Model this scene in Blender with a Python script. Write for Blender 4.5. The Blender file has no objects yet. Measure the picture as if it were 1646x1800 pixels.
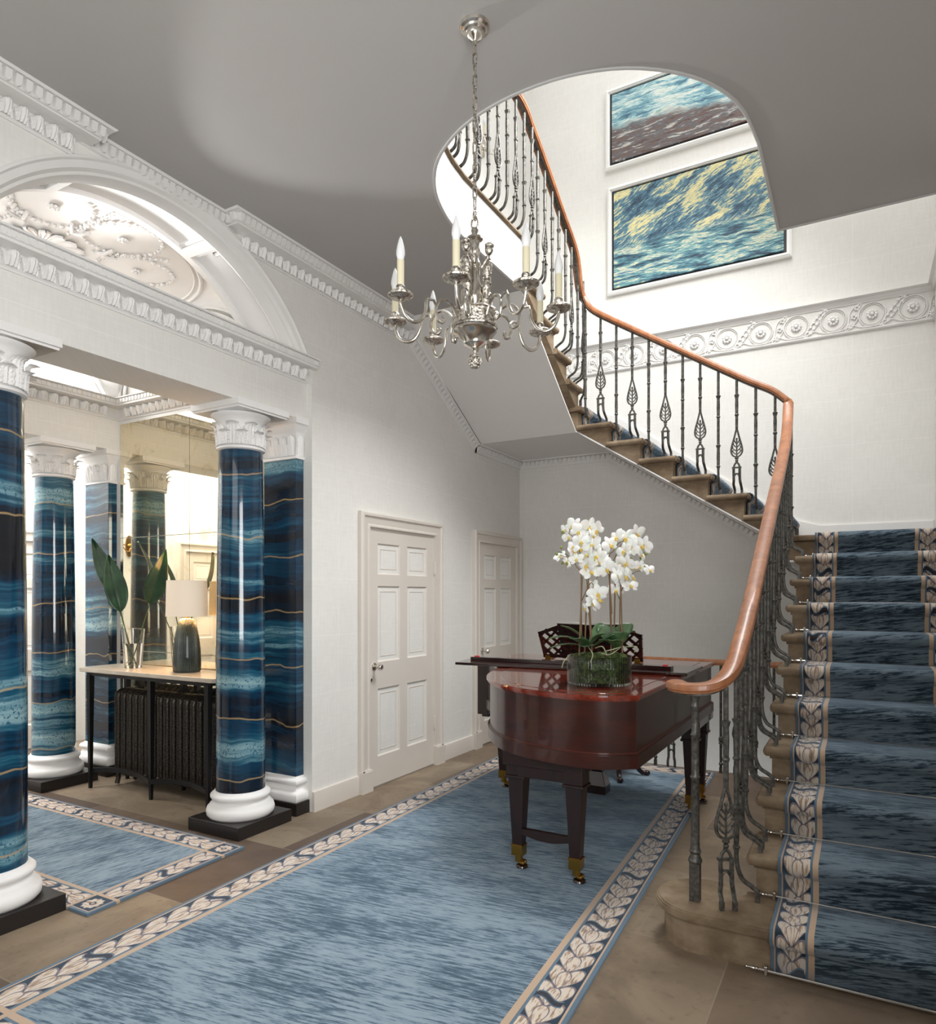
import bpy, bmesh, math, random
from mathutils import Vector, Matrix
random.seed(7)
PI = math.pi
C = bpy.context.scene.collection
S = bpy.context.scene

# ---------------------------------------------------------------- camera, light, exposure
CAM_X, CAM_H = 3.27, 1.48
cam_d = bpy.data.cameras.new('camera'); cam = bpy.data.objects.new('camera', cam_d); C.objects.link(cam)
cam.location = (CAM_X, 0.0, CAM_H)
cam.rotation_euler = (PI/2, 0, math.radians(29.465))
cam_d.sensor_fit = 'HORIZONTAL'; cam_d.sensor_width = 36.0
cam_d.lens = 36.0*1224.85/1646.0
cam_d.sensor_fit = 'VERTICAL'; cam_d.sensor_height = 36.0
cam_d.lens = 36.0*1224.85/1800.0
cam_d.shift_x = 0.0; cam_d.shift_y = (1047.0-900.0)/1800.0   # lens raised: verticals stay upright
cam_d.clip_start = 0.05
S.camera = cam

S.view_settings.view_transform = 'Standard'; S.view_settings.look = 'None'
S.view_settings.gamma = 1.0; S.view_settings.use_curve_mapping = False
S.view_settings.exposure = 0.72

w = bpy.data.worlds.new('world'); S.world = w; w.use_nodes = True
bg = w.node_tree.nodes['Background']; bg.inputs['Color'].default_value = (0.93, 0.97, 1.0, 1); bg.inputs['Strength'].default_value = 0.6

def area(name, loc, rot, sx, sy, power, col=(1, 1, 1), spread=180):
    l = bpy.data.lights.new(name, 'AREA'); l.shape = 'RECTANGLE'; l.size = sx; l.size_y = sy
    l.energy = power; l.color = col; l.spread = math.radians(spread)
    o = bpy.data.objects.new(name, l); C.objects.link(o); o.location = loc; o.rotation_euler = rot
    return o
area('skylight_daylight', (1.95, 4.7, 8.6), (0, 0, 0), 2.2, 2.8, 52, (1.0, 1.0, 1.0))
area('upper_hall_fill', (1.9, -1.2, 6.0), (math.radians(80), 0, 0), 3.0, 2.4, 12, (1.0, 1.0, 1.0))  # added fill lamp over the upper hall, no window there
area('stair_wall_fill', (3.74, 5.0, 6.3), (0, math.radians(58), 0), 2.4, 2.6, 36, (1.0, 1.0, 1.0))  # added lamp on the right wall to brighten the door wall, no window there
area('stairwell_fill', (2.6, 4.6, 5.6), (0, math.radians(30), 0), 1.3, 2.2, 78, (0.99, 1.0, 1.0), 140)  # added lamp floating in the well, brightens hall and treads from above
area('hall_side_fill', (3.74, 0.6, 1.9), (0, math.radians(94), math.radians(-32)), 1.8, 2.6, 74, (0.99, 1.0, 1.0), 140)  # added lamp beside the camera to lift the left wall, no window there
area('entrance_fill', (1.8, -2.7, 3.0), (math.radians(62), 0, 0), 3.2, 1.2, 20, (0.99, 1.0, 1.0))  # added soft lamp behind the camera, tilted down, no window built
area('inner_room_fill', (-3.08, 2.5, 3.8), (0, 0, 0), 1.0, 4.4, 165, (1.0, 1.0, 1.0))  # added area lamp under the ceiling to brighten the room beyond
sp = bpy.data.lights.new('ledge_floodlight', 'SPOT'); sp.energy = 210; sp.spot_size = math.radians(38); sp.spot_blend = 0.55; sp.shadow_soft_size = 0.10; sp.color = (1.0, 0.99, 0.98)
so = bpy.data.objects.new('ledge_floodlight', sp); C.objects.link(so); so.location = (-1.98, 2.5, 3.17); so.rotation_euler = (math.radians(90+6), 0, math.radians(-90))
area('ledge_uplighter', (-1.96, 2.5, 3.11), (PI, math.radians(30), 0), 0.08, 1.9, 3.2, (1.0, 1.0, 1.0))
area('side_ledge_uplighter', (-1.25, 1.50, 3.11), (PI-math.radians(30), 0, 0), 1.4, 0.08, 2.5, (1.0, 1.0, 1.0))

# ---------------------------------------------------------------- helpers
def lin(c):
    return tuple(((x/255)/12.92 if x/255 <= 0.04045 else ((x/255+0.055)/1.055)**2.4) for x in c)

class NB:
    """small node-graph builder"""
    def __init__(s, name):
        s.m = bpy.data.materials.new(name); s.m.use_nodes = True
        s.t = s.m.node_tree; s.b = s.t.nodes['Principled BSDF']; s.out = s.t.nodes['Material Output']
    def n(s, typ, **k):
        x = s.t.nodes.new(typ)
        for a, b in k.items(): setattr(x, a, b)
        return x
    def put(s, sock, v):
        if hasattr(v, 'is_output'): s.t.links.new(v, sock)
        elif isinstance(v, (tuple, list)) and sock.type == 'RGBA' and len(v) == 3: sock.default_value = (*v, 1)
        else: sock.default_value = v
    def M(s, op, a, b=0.0, c=None, clamp=False):
        x = s.n('ShaderNodeMath', operation=op, use_clamp=clamp)
        s.put(x.inputs[0], a); s.put(x.inputs[1], b)
        if c is not None: s.put(x.inputs[2], c)
        return x.outputs[0]
    def add(s, a, b): return s.M('ADD', a, b)
    def sub(s, a, b): return s.M('SUBTRACT', a, b)
    def mul(s, a, b): return s.M('MULTIPLY', a, b)
    def lt(s, a, b): return s.M('LESS_THAN', a, b)
    def gt(s, a, b): return s.M('GREATER_THAN', a, b)
    def co(s, which='Object'):
        return s.n('ShaderNodeTexCoord').outputs[which]
    def xyz(s, v):
        x = s.n('ShaderNodeSeparateXYZ'); s.put(x.inputs[0], v); return x.outputs
    def vec(s, a, b, c):
        x = s.n('ShaderNodeCombineXYZ')
        for i, q in enumerate((a, b, c)): s.put(x.inputs[i], q)
        return x.outputs[0]
    def scale(s, v, k):
        x = s.n('ShaderNodeMapping'); s.put(x.inputs['Vector'], v); x.inputs['Scale'].default_value = k; return x.outputs[0]
    def noise(s, v, sc, det=3.0, rough=0.55, dist=0.0):
        x = s.n('ShaderNodeTexNoise'); s.put(x.inputs['Vector'], v)
        x.inputs['Scale'].default_value = sc; x.inputs['Detail'].default_value = det
        x.inputs['Roughness'].default_value = rough; x.inputs['Distortion'].default_value = dist
        return x.outputs['Fac']
    def ramp(s, f, stops, interp='LINEAR'):
        x = s.n('ShaderNodeValToRGB'); s.put(x.inputs[0], f); r = x.color_ramp; r.interpolation = interp
        while len(r.elements) < len(stops): r.elements.new(0.5)
        for e, (p, c) in zip(r.elements, stops):
            e.position = p; e.color = (*c, 1) if len(c) == 3 else c
        return x.outputs['Color']
    def mix(s, f, a, b):
        x = s.n('ShaderNodeMix', data_type='RGBA'); s.put(x.inputs[0], f); s.put(x.inputs[6], a); s.put(x.inputs[7], b)
        return x.outputs[2]
    def smooth(s, x, a, b):
        q = s.n('ShaderNodeMapRange', interpolation_type='SMOOTHSTEP'); s.put(q.inputs[0], x)
        q.inputs[1].default_value = a; q.inputs[2].default_value = b
        return q.outputs[0]
    def bump(s, h, strength=0.3, dist=0.01):
        x = s.n('ShaderNodeBump'); s.put(x.inputs['Height'], h); x.inputs['Strength'].default_value = strength
        x.inputs['Distance'].default_value = dist; s.t.links.new(x.outputs[0], s.b.inputs['Normal'])
    def fin(s, col, rough=0.5, metal=0.0, coat=0.0, coatr=0.05, spec=0.5, **k):
        s.put(s.b.inputs['Base Color'], col); s.put(s.b.inputs['Roughness'], rough); s.b.inputs['Metallic'].default_value = metal
        s.b.inputs['Coat Weight'].default_value = coat; s.b.inputs['Coat Roughness'].default_value = coatr
        s.b.inputs['Specular IOR Level'].default_value = spec
        for a, b in k.items(): s.put(s.b.inputs[a], b)
        return s.m

class G:
    """collects faces for one mesh"""
    def __init__(s): s.v = []; s.f = []; s.mi = []; s.uv = {}; s.cur = 0
    def face(s, pts, uv=None):
        i = len(s.v); s.v += [tuple(p) for p in pts]; s.f.append(list(range(i, i+len(pts)))); s.mi.append(s.cur)
        if uv: s.uv[len(s.f)-1] = uv
    def idx(s, vs, fs):
        i = len(s.v); s.v += [tuple(p) for p in vs]
        for f in fs: s.f.append([i+k for k in f]); s.mi.append(s.cur)
    def box(s, x0, x1, y0, y1, z0, z1):
        vs = [(x0,y0,z0),(x1,y0,z0),(x1,y1,z0),(x0,y1,z0),(x0,y0,z1),(x1,y0,z1),(x1,y1,z1),(x0,y1,z1)]
        s.idx(vs, [(3,2,1,0),(4,5,6,7),(0,1,5,4),(1,2,6,5),(2,3,7,6),(3,0,4,7)]); return s
    def prism(s, poly, a, b, f=None):
        """polygon (CCW) extruded between a and b; f(u,v,w)->xyz"""
        f = f or (lambda u, v, w: (u, v, w)); n = len(poly)
        vs = [f(u, v, a) for u, v in poly] + [f(u, v, b) for u, v in poly]
        s.idx(vs, [tuple(range(n-1, -1, -1)), tuple(range(n, 2*n))] + [(i, (i+1) % n, n+(i+1) % n, n+i) for i in range(n)]); return s
    def lathe(s, prof, n=24, c=(0, 0, 0), a0=0.0, rot=None):
        cx, cy, cz = c; m = len(prof); vs = []
        for i in range(n):
            a = a0+2*PI*i/n
            for r, z in prof: vs.append((cx+r*math.cos(a), cy+r*math.sin(a), cz+z))
        fs = [(i*m+j, ((i+1) % n)*m+j, ((i+1) % n)*m+j+1, i*m+j+1) for i in range(n) for j in range(m-1)]
        if prof[0][0] > 1e-6: fs.append(tuple(i*m for i in range(n-1, -1, -1)))
        if prof[-1][0] > 1e-6: fs.append(tuple(i*m+m-1 for i in range(n)))
        s.idx(vs, fs); return s
    def tube(s, path, r, n=8, closed=False, flat=None):
        P = [Vector(p) for p in path]; N = len(P)
        R = r if isinstance(r, (list, tuple)) else [r]*N
        T = []
        for i in range(N):
            a = P[i-1] if (i > 0 or closed) else P[i]; b = P[(i+1) % N] if (i < N-1 or closed) else P[i]
            t = (b-a); T.append(t.normalized() if t.length > 1e-9 else Vector((0, 0, 1)))
        u = T[0].orthogonal().normalized(); vs = []
        for i in range(N):
            u = (u-T[i]*u.dot(T[i])); u = u.normalized() if u.length > 1e-6 else T[i].orthogonal().normalized()
            w = T[i].cross(u)
            for k in range(n):
                a = 2*PI*(k+0.5)/n; vs.append(P[i]+(u*math.cos(a)+w*math.sin(a))*R[i])
        M = N if closed else N-1
        fs = [(i*n+k, i*n+(k+1) % n, ((i+1) % N)*n+(k+1) % n, ((i+1) % N)*n+k) for i in range(M) for k in range(n)]
        if not closed: fs += [tuple(range(n-1, -1, -1)), tuple(range((N-1)*n, N*n))]
        s.idx(vs, fs); return s
    def ball(s, c, r, n=10, m=6):
        rx, ry, rz = r if isinstance(r, (tuple, list)) else (r, r, r)
        vs = [(c[0], c[1], c[2]-rz)]
        for j in range(1, m):
            b = -PI/2+PI*j/m
            for i in range(n):
                a = 2*PI*i/n; vs.append((c[0]+rx*math.cos(b)*math.cos(a), c[1]+ry*math.cos(b)*math.sin(a), c[2]+rz*math.sin(b)))
        vs.append((c[0], c[1], c[2]+rz)); L = len(vs)-1
        fs = [(0, 1+(i+1) % n, 1+i) for i in range(n)]
        for j in range(m-2):
            for i in range(n):
                a = 1+j*n; fs.append((a+i, a+(i+1) % n, a+n+(i+1) % n, a+n+i))
        a = 1+(m-2)*n; fs += [(a+i, a+(i+1) % n, L) for i in range(n)]
        s.idx(vs, fs); return s
    def sweep(s, prof, path, closed=False, ups=None):
        """profile (outward, up) swept along a plan polyline [(x,y,z)], outward = right of travel, mitred"""
        P = [Vector(p) for p in path]; N = len(P); rows = []
        for i in range(N):
            def nrm(a, b):
                d = (b-a); d.z = 0; d.normalize(); return Vector((d.y, -d.x, 0))
            ns = []
            if i > 0 or closed: ns.append(nrm(P[i-1].copy(), P[i].copy()))
            if i < N-1 or closed: ns.append(nrm(P[i].copy(), P[(i+1) % N].copy()))
            n = ns[0] if len(ns) == 1 else (ns[0]+ns[1])
            if len(ns) == 2: n = n/max(0.2, (1+ns[0].dot(ns[1])))
            rows.append([P[i]+n*a+Vector((0, 0, b)) for a, b in prof])
        m = len(prof); vs = [q for r_ in rows for q in r_]
        fs = []
        for i in range(N if closed else N-1):
            k = (i+1) % N
            for j in range(m-1): fs.append((i*m+j, k*m+j, k*m+j+1, i*m+j+1))
        if not closed: fs += [tuple(range(m-1, -1, -1)), tuple((N-1)*m+j for j in range(m))]
        s.idx(vs, fs); return s
    def grid(s, f, nu, nv, uvf=None):
        i0 = len(s.v)
        for i in range(nu+1):
            for j in range(nv+1): s.v.append(tuple(f(i/nu, j/nv)))
        for i in range(nu):
            for j in range(nv):
                a = i0+i*(nv+1)+j; s.f.append([a, a+nv+1, a+nv+2, a+1]); s.mi.append(s.cur)
                if uvf: s.uv[len(s.f)-1] = [uvf(i/nu, j/nv), uvf((i+1)/nu, j/nv), uvf((i+1)/nu, (j+1)/nv), uvf(i/nu, (j+1)/nv)]
        return s
    def merge(s, o, M=None):
        i = len(s.v); s.v += [tuple(M @ Vector(p)) if M else p for p in o.v]
        for f, m in zip(o.f, o.mi): s.f.append([i+k for k in f]); s.mi.append(s.cur if m == 0 else m)
        return s

ORG = {}
def mesh_of(g, name, mats, org=(0, 0, 0), smooth=True, ang=40):
    me = bpy.data.meshes.new(name); o = Vector(org)
    me.from_pydata([Vector(v)-o for v in g.v], [], g.f)
    for m in (mats if isinstance(mats, (list, tuple)) else [mats]): me.materials.append(m)
    me.polygons.foreach_set('material_index', g.mi)
    if g.uv:
        uvl = me.uv_layers.new(name='UVMap')
        for p in me.polygons:
            q = g.uv.get(p.index)
            if q:
                for li, c in zip(p.loop_indices, q): uvl.data[li].uv = c
    bm = bmesh.new(); bm.from_mesh(me); bmesh.ops.remove_doubles(bm, verts=bm.verts, dist=1e-5)
    bmesh.ops.recalc_face_normals(bm, faces=bm.faces); bm.to_mesh(me); bm.free()
    if smooth:
        me.polygons.foreach_set('use_smooth', [True]*len(me.polygons)); me.set_sharp_from_angle(angle=math.radians(ang))
    me.update(); return me
def part(name, g, mats, parent=None, smooth=True, ang=40, label=None, bevel=0):
    org = ORG.get(parent, Vector((0, 0, 0))) if parent else Vector((0, 0, 0))
    o = bpy.data.objects.new(name, mesh_of(g, name, mats, org, smooth, ang)); C.objects.link(o)
    if parent: o.parent = parent; ORG[o] = org
    if label: o['label'] = label
    if bevel:
        b = o.modifiers.new('bevel', 'BEVEL'); b.width = bevel; b.segments = 2; b.limit_method = 'ANGLE'; b.angle_limit = math.radians(50)
    return o
def tag(o, label, cat, group=None, kind=None):
    o['label'] = label; o['category'] = cat
    if group: o['group'] = group
    if kind: o['kind'] = kind
    return o
def thing(name, label, cat, loc=(0, 0, 0), group=None):
    o = bpy.data.objects.new(name, None); C.objects.link(o); o.location = loc; o.empty_display_size = 0.1
    ORG[o] = Vector(loc); return tag(o, label, cat, group)
def solo(name, g, mats, label, cat, group=None, loc=None, **k):
    """a thing that is one mesh, its origin at its base"""
    xs = [v[0] for v in g.v]; ys = [v[1] for v in g.v]; zs = [v[2] for v in g.v]
    org = loc or ((min(xs)+max(xs))/2, (min(ys)+max(ys))/2, min(zs))
    o = bpy.data.objects.new(name, mesh_of(g, name, mats, org, k.get('smooth', True), k.get('ang', 40))); C.objects.link(o); o.location = org
    return tag(o, label, cat, group)
CATS = {'floor': 'floor', 'wall': 'wall', 'ceiling': 'ceiling', 'trim': 'moulding', 'baseboard': 'skirting board', 'door': 'door', 'window': 'window'}
def struct(name, g, mats, label=None, parent=None, **k):
    cat = k.pop('cat', None)
    o = part(name, g, mats, parent, **k)
    if not parent:
        o['kind'] = 'structure'; o['label'] = label or name.replace('_', ' '); o['category'] = cat or CATS.get(name.split('_')[0], 'structure')
    return o
def dup(root, loc, rotz=0.0, label=None):
    r = root.copy(); C.objects.link(r); r.location = loc; r.rotation_euler = (0, 0, rotz)
    if label: r['label'] = label
    def kids(src, dst, depth):
        for ch in list(src.children):
            c = ch.copy(); C.objects.link(c); c.parent = dst
            kids(ch, c, depth+1)
    kids(root, r, 0)
    return r
def crom(pts, n=6, closed=False):
    P = [Vector(p) for p in pts]; N = len(P); out = []
    for i in range(N if closed else N-1):
        if closed: p0, p1, p2, p3 = P[i-1], P[i], P[(i+1) % N], P[(i+2) % N]
        else:
            p1, p2 = P[i], P[i+1]; p0 = P[i-1] if i > 0 else p1*2-p2; p3 = P[i+2] if i+2 < N else p2*2-p1
        for k in range(n):
            t = k/n
            out.append(0.5*((2*p1)+(p2-p0)*t+(2*p0-5*p1+4*p2-p3)*t*t+(3*p1-p0-3*p2+p3)*t**3))
    if not closed: out.append(P[-1])
    return out
def arc(cx, cy, r, a0, a1, n): return [(cx+r*math.cos(a0+(a1-a0)*i/n), cy+r*math.sin(a0+(a1-a0)*i/n)) for i in range(n+1)]

# ---------------------------------------------------------------- materials
def plain(name, c, rough=0.5, **k): return NB(name).fin(lin(c), rough, **k)
def paint(name, c, rough=0.55, var=0.02):
    b = NB(name); n = b.noise(b.co(), 3.0, 4.0)
    c1 = lin(c); c2 = tuple(x*(1-var*3) for x in c1)
    b.bump(b.noise(b.co(), 160.0, 2.0), 0.06, 0.004)
    return b.fin(b.mix(b.smooth(n, 0.35, 0.65), c1, c2), rough)
def wallpaper(name, c):
    b = NB(name); co = b.co(); x = b.xyz(co)
    sc = b.vec(b.add(x[0], x[1]), x[2], 0.0)
    br = b.n('ShaderNodeTexBrick'); b.put(br.inputs['Vector'], sc)
    br.inputs['Scale'].default_value = 1.0; br.inputs['Brick Width'].default_value = 0.78; br.inputs['Row Height'].default_value = 0.40
    br.inputs['Mortar Size'].default_value = 0.0022; br.inputs['Mortar Smooth'].default_value = 0.6; br.offset = 0.0
    base = lin(c)
    weave = b.noise(b.vec(b.mul(b.add(x[0], x[1]), 60.0), b.mul(x[2], 9.0), 0.0), 1.0, 3.0)
    weave2 = b.noise(b.vec(b.mul(b.add(x[0], x[1]), 7.0), b.mul(x[2], 60.0), 3.0), 1.0, 3.0)
    big = b.noise(co, 1.6, 4.0)
    f = b.add(b.add(b.mul(weave, 0.4), b.mul(weave2, 0.3)), b.mul(big, 0.5))
    col = b.mix(b.smooth(f, 0.45, 0.75), tuple(v*0.93 for v in base), base)
    col = b.mix(br.outputs['Fac'], col, tuple(min(1, v*1.06) for v in base))
    b.bump(b.add(weave, weave2), 0.05, 0.003)
    return b.fin(col, 0.75, spec=0.25)
MAT = {}
MAT['wall'] = wallpaper('wallpaper', (228, 226, 221))
MAT['white'] = paint('white_plaster', (232, 230, 228), 0.6, 0.006)
MAT['trimw'] = paint('white_gloss_paint', (226, 224, 221), 0.4, 0.008)
MAT['ceil'] = paint('shaded_ceiling_paint', (176, 173, 170), 0.8, 0.004)  # white ceiling; its lack of light is put into the grey
MAT['soffit'] = paint('white_soffit_paint', (226, 224, 221), 0.8, 0.004)
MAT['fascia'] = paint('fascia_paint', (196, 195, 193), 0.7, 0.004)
MAT['door'] = paint('door_paint', (214, 206, 197), 0.42, 0.008)
MAT['black'] = plain('black_paint', (34, 30, 29), 0.35)
MAT['iron'] = NB('bronze_iron'); _b = MAT['iron']; MAT['iron'] = _b.fin(_b.ramp(_b.noise(_b.co(), 60.0, 4.0), [(0.3, lin((50, 48, 45))), (0.7, lin((104, 101, 95)))]), 0.45, metal=0.45)
MAT['blackmetal'] = plain('black_steel', (26, 26, 27), 0.4, metal=0.4)
MAT['chrome'] = plain('chrome', (215, 213, 208), 0.12, metal=1.0)
MAT['brass'] = plain('brass', (176, 132, 60), 0.25, metal=1.0)
_b = NB('silver_plate'); MAT['silver'] = _b.fin(_b.ramp(_b.noise(_b.co(), 26.0, 4.0), [(0.3, lin((186, 178, 164))), (0.62, lin((236, 232, 225)))]), 0.2, metal=1.0)
_b = NB('chased_silver'); _b.bump(_b.noise(_b.co(), 120.0, 3.0), 0.7, 0.006)
MAT['silverdark'] = _b.fin(_b.ramp(_b.noise(_b.co(), 90.0, 3.0), [(0.35, lin((128, 116, 100))), (0.6, lin((224, 219, 210)))]), 0.3, metal=1.0)
MAT['candle'] = plain('ivory_sleeve', (208, 200, 172), 0.45)
_b = NB('frosted_bulb'); MAT['bulb'] = _b.fin(lin((236, 236, 236)), 0.35, **{'Transmission Weight': 0.25})
def wood(name, dark, light, sc=(1.5, 14, 14), rough=0.25, coat=0.7):
    b = NB(name); co = b.co(); n = b.noise(b.scale(co, sc), 2.2, 6.0, 0.6, 1.2); n2 = b.noise(b.scale(co, tuple(k*4 for k in sc)), 3.0, 3.0)
    f = b.add(b.mul(n, 0.75), b.mul(n2, 0.25))
    return b.fin(b.ramp(f, [(0.32, lin(dark)), (0.68, lin(light))]), rough, coat=coat, coatr=0.04)
MAT['mahog'] = wood('mahogany_case', (34, 12, 9), (68, 24, 15), (1.0, 1.0, 5), 0.28, 0.4)
MAT['mahogleg'] = wood('mahogany_legs', (22, 9, 8), (44, 17, 13), (12, 12, 1.2), 0.4, 0.15)
MAT['mahoglid'] = wood('mahogany_lid', (70, 20, 12), (140, 50, 28), (8, 1.2, 8), 0.16, 1.0)
MAT['mahogdark'] = wood('dark_mahogany', (24, 10, 9), (46, 18, 15), (1.2, 8, 8), 0.2, 0.8)
MAT['inlay'] = plain('string_inlay', (92, 38, 24), 0.3, coat=0.5)
MAT['rail'] = wood('handrail_wood', (126, 74, 42), (172, 112, 72), (5, 5, 1.6), 0.42, 0.25)
_b = NB('sandstone'); _c = _b.co()
_f = _b.add(_b.mul(_b.noise(_c, 3.0, 5.0), 0.6), _b.mul(_b.noise(_b.scale(_c, (6, 6, 10)), 2.0, 5.0), 0.4))
_b.bump(_b.noise(_c, 70.0, 4.0), 0.25, 0.004)
MAT['stone'] = _b.fin(_b.ramp(_f, [(0.28, lin((78, 64, 48))), (0.5, lin((122, 104, 83))), (0.74, lin((160, 143, 121)))]), 0.8, spec=0.3)
# flagstones
_b = NB('flagstone_floor'); _c = _b.co(); _x = _b.xyz(_c)
_br = _b.n('ShaderNodeTexBrick'); _b.put(_br.inputs['Vector'], _b.vec(_b.add(_x[0], 0.35), _b.add(_x[1], 0.1), 0.0))
_br.inputs['Scale'].default_value = 1.0; _br.inputs['Brick Width'].default_value = 1.05; _br.inputs['Row Height'].default_value = 0.78
_br.inputs['Mortar Size'].default_value = 0.003; _br.inputs['Mortar Smooth'].default_value = 0.3; _br.offset = 0.37; _br.inputs['Bias'].default_value = 0.0
_br.inputs['Color1'].default_value = (0, 0, 0, 1); _br.inputs['Color2'].default_value = (1, 1, 1, 1); _br.inputs['Mortar'].default_value = (0.5, 0.5, 0.5, 1)
_tone = _b.ramp(_br.outputs['Color'], [(0.0, lin((88, 72, 64))), (0.3, lin((124, 107, 89))), (0.7, lin((150, 133, 112))), (1.0, lin((134, 120, 102)))])
_cl = _b.noise(_c, 2.6, 6.0, 0.62, 0.8); _sp = _b.noise(_c, 22.0, 4.0)
_col = _b.mix(_b.smooth(_cl, 0.35, 0.7), _b.mix(0.42, _tone, lin((66, 54, 46))), _tone)
_col = _b.mix(_b.mul(_b.smooth(_sp, 0.55, 0.75), 0.4), _col, lin((78, 64, 54)))
_col = _b.mix(_b.mul(_br.outputs['Fac'], 0.6), _col, lin((146, 136, 124)))
_b.bump(_b.add(_b.mul(_cl, 0.7), _b.mul(_sp, 0.3)), 0.15, 0.01)
MAT['floor'] = _b.fin(_col, 0.5, spec=0.35)

def carpet(name, hw, hh, bw, four, shade_tone=1.0, along='X'):  # factor below one puts shade into the weave colours
    """woven carpet; UV in metres. four: border on four sides with corner rosettes, else on the two long sides"""
    b = NB(name); uv = b.co('UV'); x = b.xyz(uv)
    X, Y = x[0], x[1]
    ax = b.M('ABSOLUTE', X); dx = b.sub(hw, ax)
    if four:
        ay = b.M('ABSOLUTE', Y); dy = b.sub(hh, ay)
        alongY = b.lt(dx, dy); d = b.M('MINIMUM', dx, dy)
        s = b.add(b.mul(alongY, Y), b.mul(b.sub(1.0, alongY), X))
        corner = b.M('MULTIPLY', b.lt(dx, bw), b.lt(dy, bw))
    else: d = dx; s = Y
    t = b.sub(d, bw*0.5)
    T = lambda c, k=shade_tone: tuple(v*k for v in lin(c))
    kc = 0.55+0.45*shade_tone
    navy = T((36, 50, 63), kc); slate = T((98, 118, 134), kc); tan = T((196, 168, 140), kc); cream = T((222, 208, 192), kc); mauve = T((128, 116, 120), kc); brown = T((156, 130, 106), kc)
    # field: short woven dashes across the width
    A_, B_ = (X, Y) if along == 'X' else (Y, X)
    B_ = b.sub(B_, b.mul(A_, 0.14))
    st = b.noise(b.vec(b.mul(A_, 7.5), b.mul(B_, 70.0), 0.0), 1.0, 4.0, 0.68)
    st2 = b.noise(b.vec(b.mul(A_, 24.0), b.mul(B_, 190.0), 7.0), 1.0, 2.0)
    big = b.noise(b.vec(b.mul(A_, 1.8), b.mul(B_, 4.0), 3.0), 1.0, 2.0)
    f = b.add(b.add(b.mul(st, 0.68), b.mul(st2, 0.20)), b.mul(big, 0.30))
    dkf = shade_tone*(1.0 if shade_tone > 0.9 else 0.55)  # dark dashes sink further in the shaded copy
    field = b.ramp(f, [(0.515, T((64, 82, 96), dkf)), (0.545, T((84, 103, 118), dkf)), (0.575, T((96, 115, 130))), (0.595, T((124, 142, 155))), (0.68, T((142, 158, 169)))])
    # garland of overlapping leaves
    L = bw*0.62; p = b.M('FRACT', b.M('DIVIDE', s, L)); w_ = bw*0.2
    col = navy
    vein = b.noise(b.vec(b.mul(t, 95.0), b.mul(s, 14.0), 0.0), 1.0, 2.0)
    leafcol = b.ramp(vein, [(0.36, brown), (0.43, tan), (0.50, cream)])
    def leaf(col, pc, tc, a, bb, ang, sh):
        u = b.mul(b.sub(p, pc), L); v = b.sub(t, tc)
        ca, sa = math.cos(ang), math.sin(ang)
        u2 = b.add(b.mul(u, ca), b.mul(v, sa)); v2 = b.sub(b.mul(v, ca), b.mul(u, sa))
        k = b.M('DIVIDE', u2, a)
        wid = b.mul(b.add(1.0, b.mul(k, 0.42)), bb)
        q = b.add(b.mul(k, k), b.M('POWER', b.M('DIVIDE', b.M('ABSOLUTE', v2), wid), 1.7))
        col = b.mix(b.lt(q, 1.18), col, mauve)
        return b.mix(b.lt(q, 0.92), col, leafcol)
    for off in (0.0, 1.0) if True else ():
        for sgn in (1, -1): col = leaf(col, 0.28+off, sgn*w_*0.72, L*0.62, w_*0.70, sgn*0.34, 0)
        col = leaf(col, 0.12+off, 0.0, L*0.50, w_*0.60, 0.0, 0)
    # dark ribbon every few leaves
    Lr = L*5; r_ = b.sub(b.M('FRACT', b.add(b.M('DIVIDE', s, Lr), 0.5)), 0.5)
    rr = b.M('ABSOLUTE', b.sub(b.mul(r_, Lr), b.mul(b.M('SINE', b.mul(t, 9.0/bw)), 0.020)))
    inb = b.lt(b.M('ABSOLUTE', t), bw*0.27)
    col = b.mix(b.mul(b.lt(rr, 0.022), inb), col, slate)
    col = b.mix(b.mul(b.lt(rr, 0.014), inb), col, T((50, 44, 46), kc))
    # stripes, from the edge inward
    e = bw/0.20
    col = b.mix(b.lt(d, 0.030*e), col, navy)
    col = b.mix(b.lt(d, 0.024*e), col, tan)
    col = b.mix(b.lt(d, 0.016*e), col, slate)
    col = b.mix(b.gt(d, bw*0.80), col, slate)
    col = b.mix(b.gt(d, bw*0.86), col, tan)
    if four:
        cx_ = b.sub(dx, bw*0.48); cy_ = b.sub(dy, bw*0.48)
        rad = b.M('SQRT', b.add(b.mul(cx_, cx_), b.mul(cy_, cy_)))
        an = b.M('ARCTAN2', cy_, cx_)
        pet = b.add(bw*0.27, b.mul(b.M('SINE', b.mul(an, 10.0)), bw*0.025))
        cc = b.mix(b.lt(rad, b.add(pet, bw*0.03)), navy, mauve)
        cc = b.mix(b.lt(rad, pet), cc, leafcol)
        cc = b.mix(b.lt(rad, bw*0.10), cc, navy); cc = b.mix(b.lt(rad, bw*0.055), cc, tan)
        dm = b.M('MINIMUM', dx, dy); dM = b.M('MAXIMUM', dx, dy)
        cc = b.mix(b.lt(dm, 0.024*e), cc, tan); cc = b.mix(b.lt(dm, 0.016*e), cc, slate)
        cc = b.mix(b.gt(dM, bw*0.88), cc, tan)
        col = b.mix(corner, col, cc)
    col = b.mix(b.gt(d, bw), col, field)
    fuzz = b.noise(uv, 420.0, 2.0)
    col = b.mix(b.mul(b.smooth(fuzz, 0.4, 0.7), 0.22), col, tuple(v*0.45 for v in slate))
    b.bump(fuzz, 0.5, 0.004)
    return b.fin(col, 0.95, spec=0.12, **{'Sheen Weight': 0.55, 'Sheen Roughness': 0.4, 'Sheen Tint': (*lin((170, 190, 210)), 1)})

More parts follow.
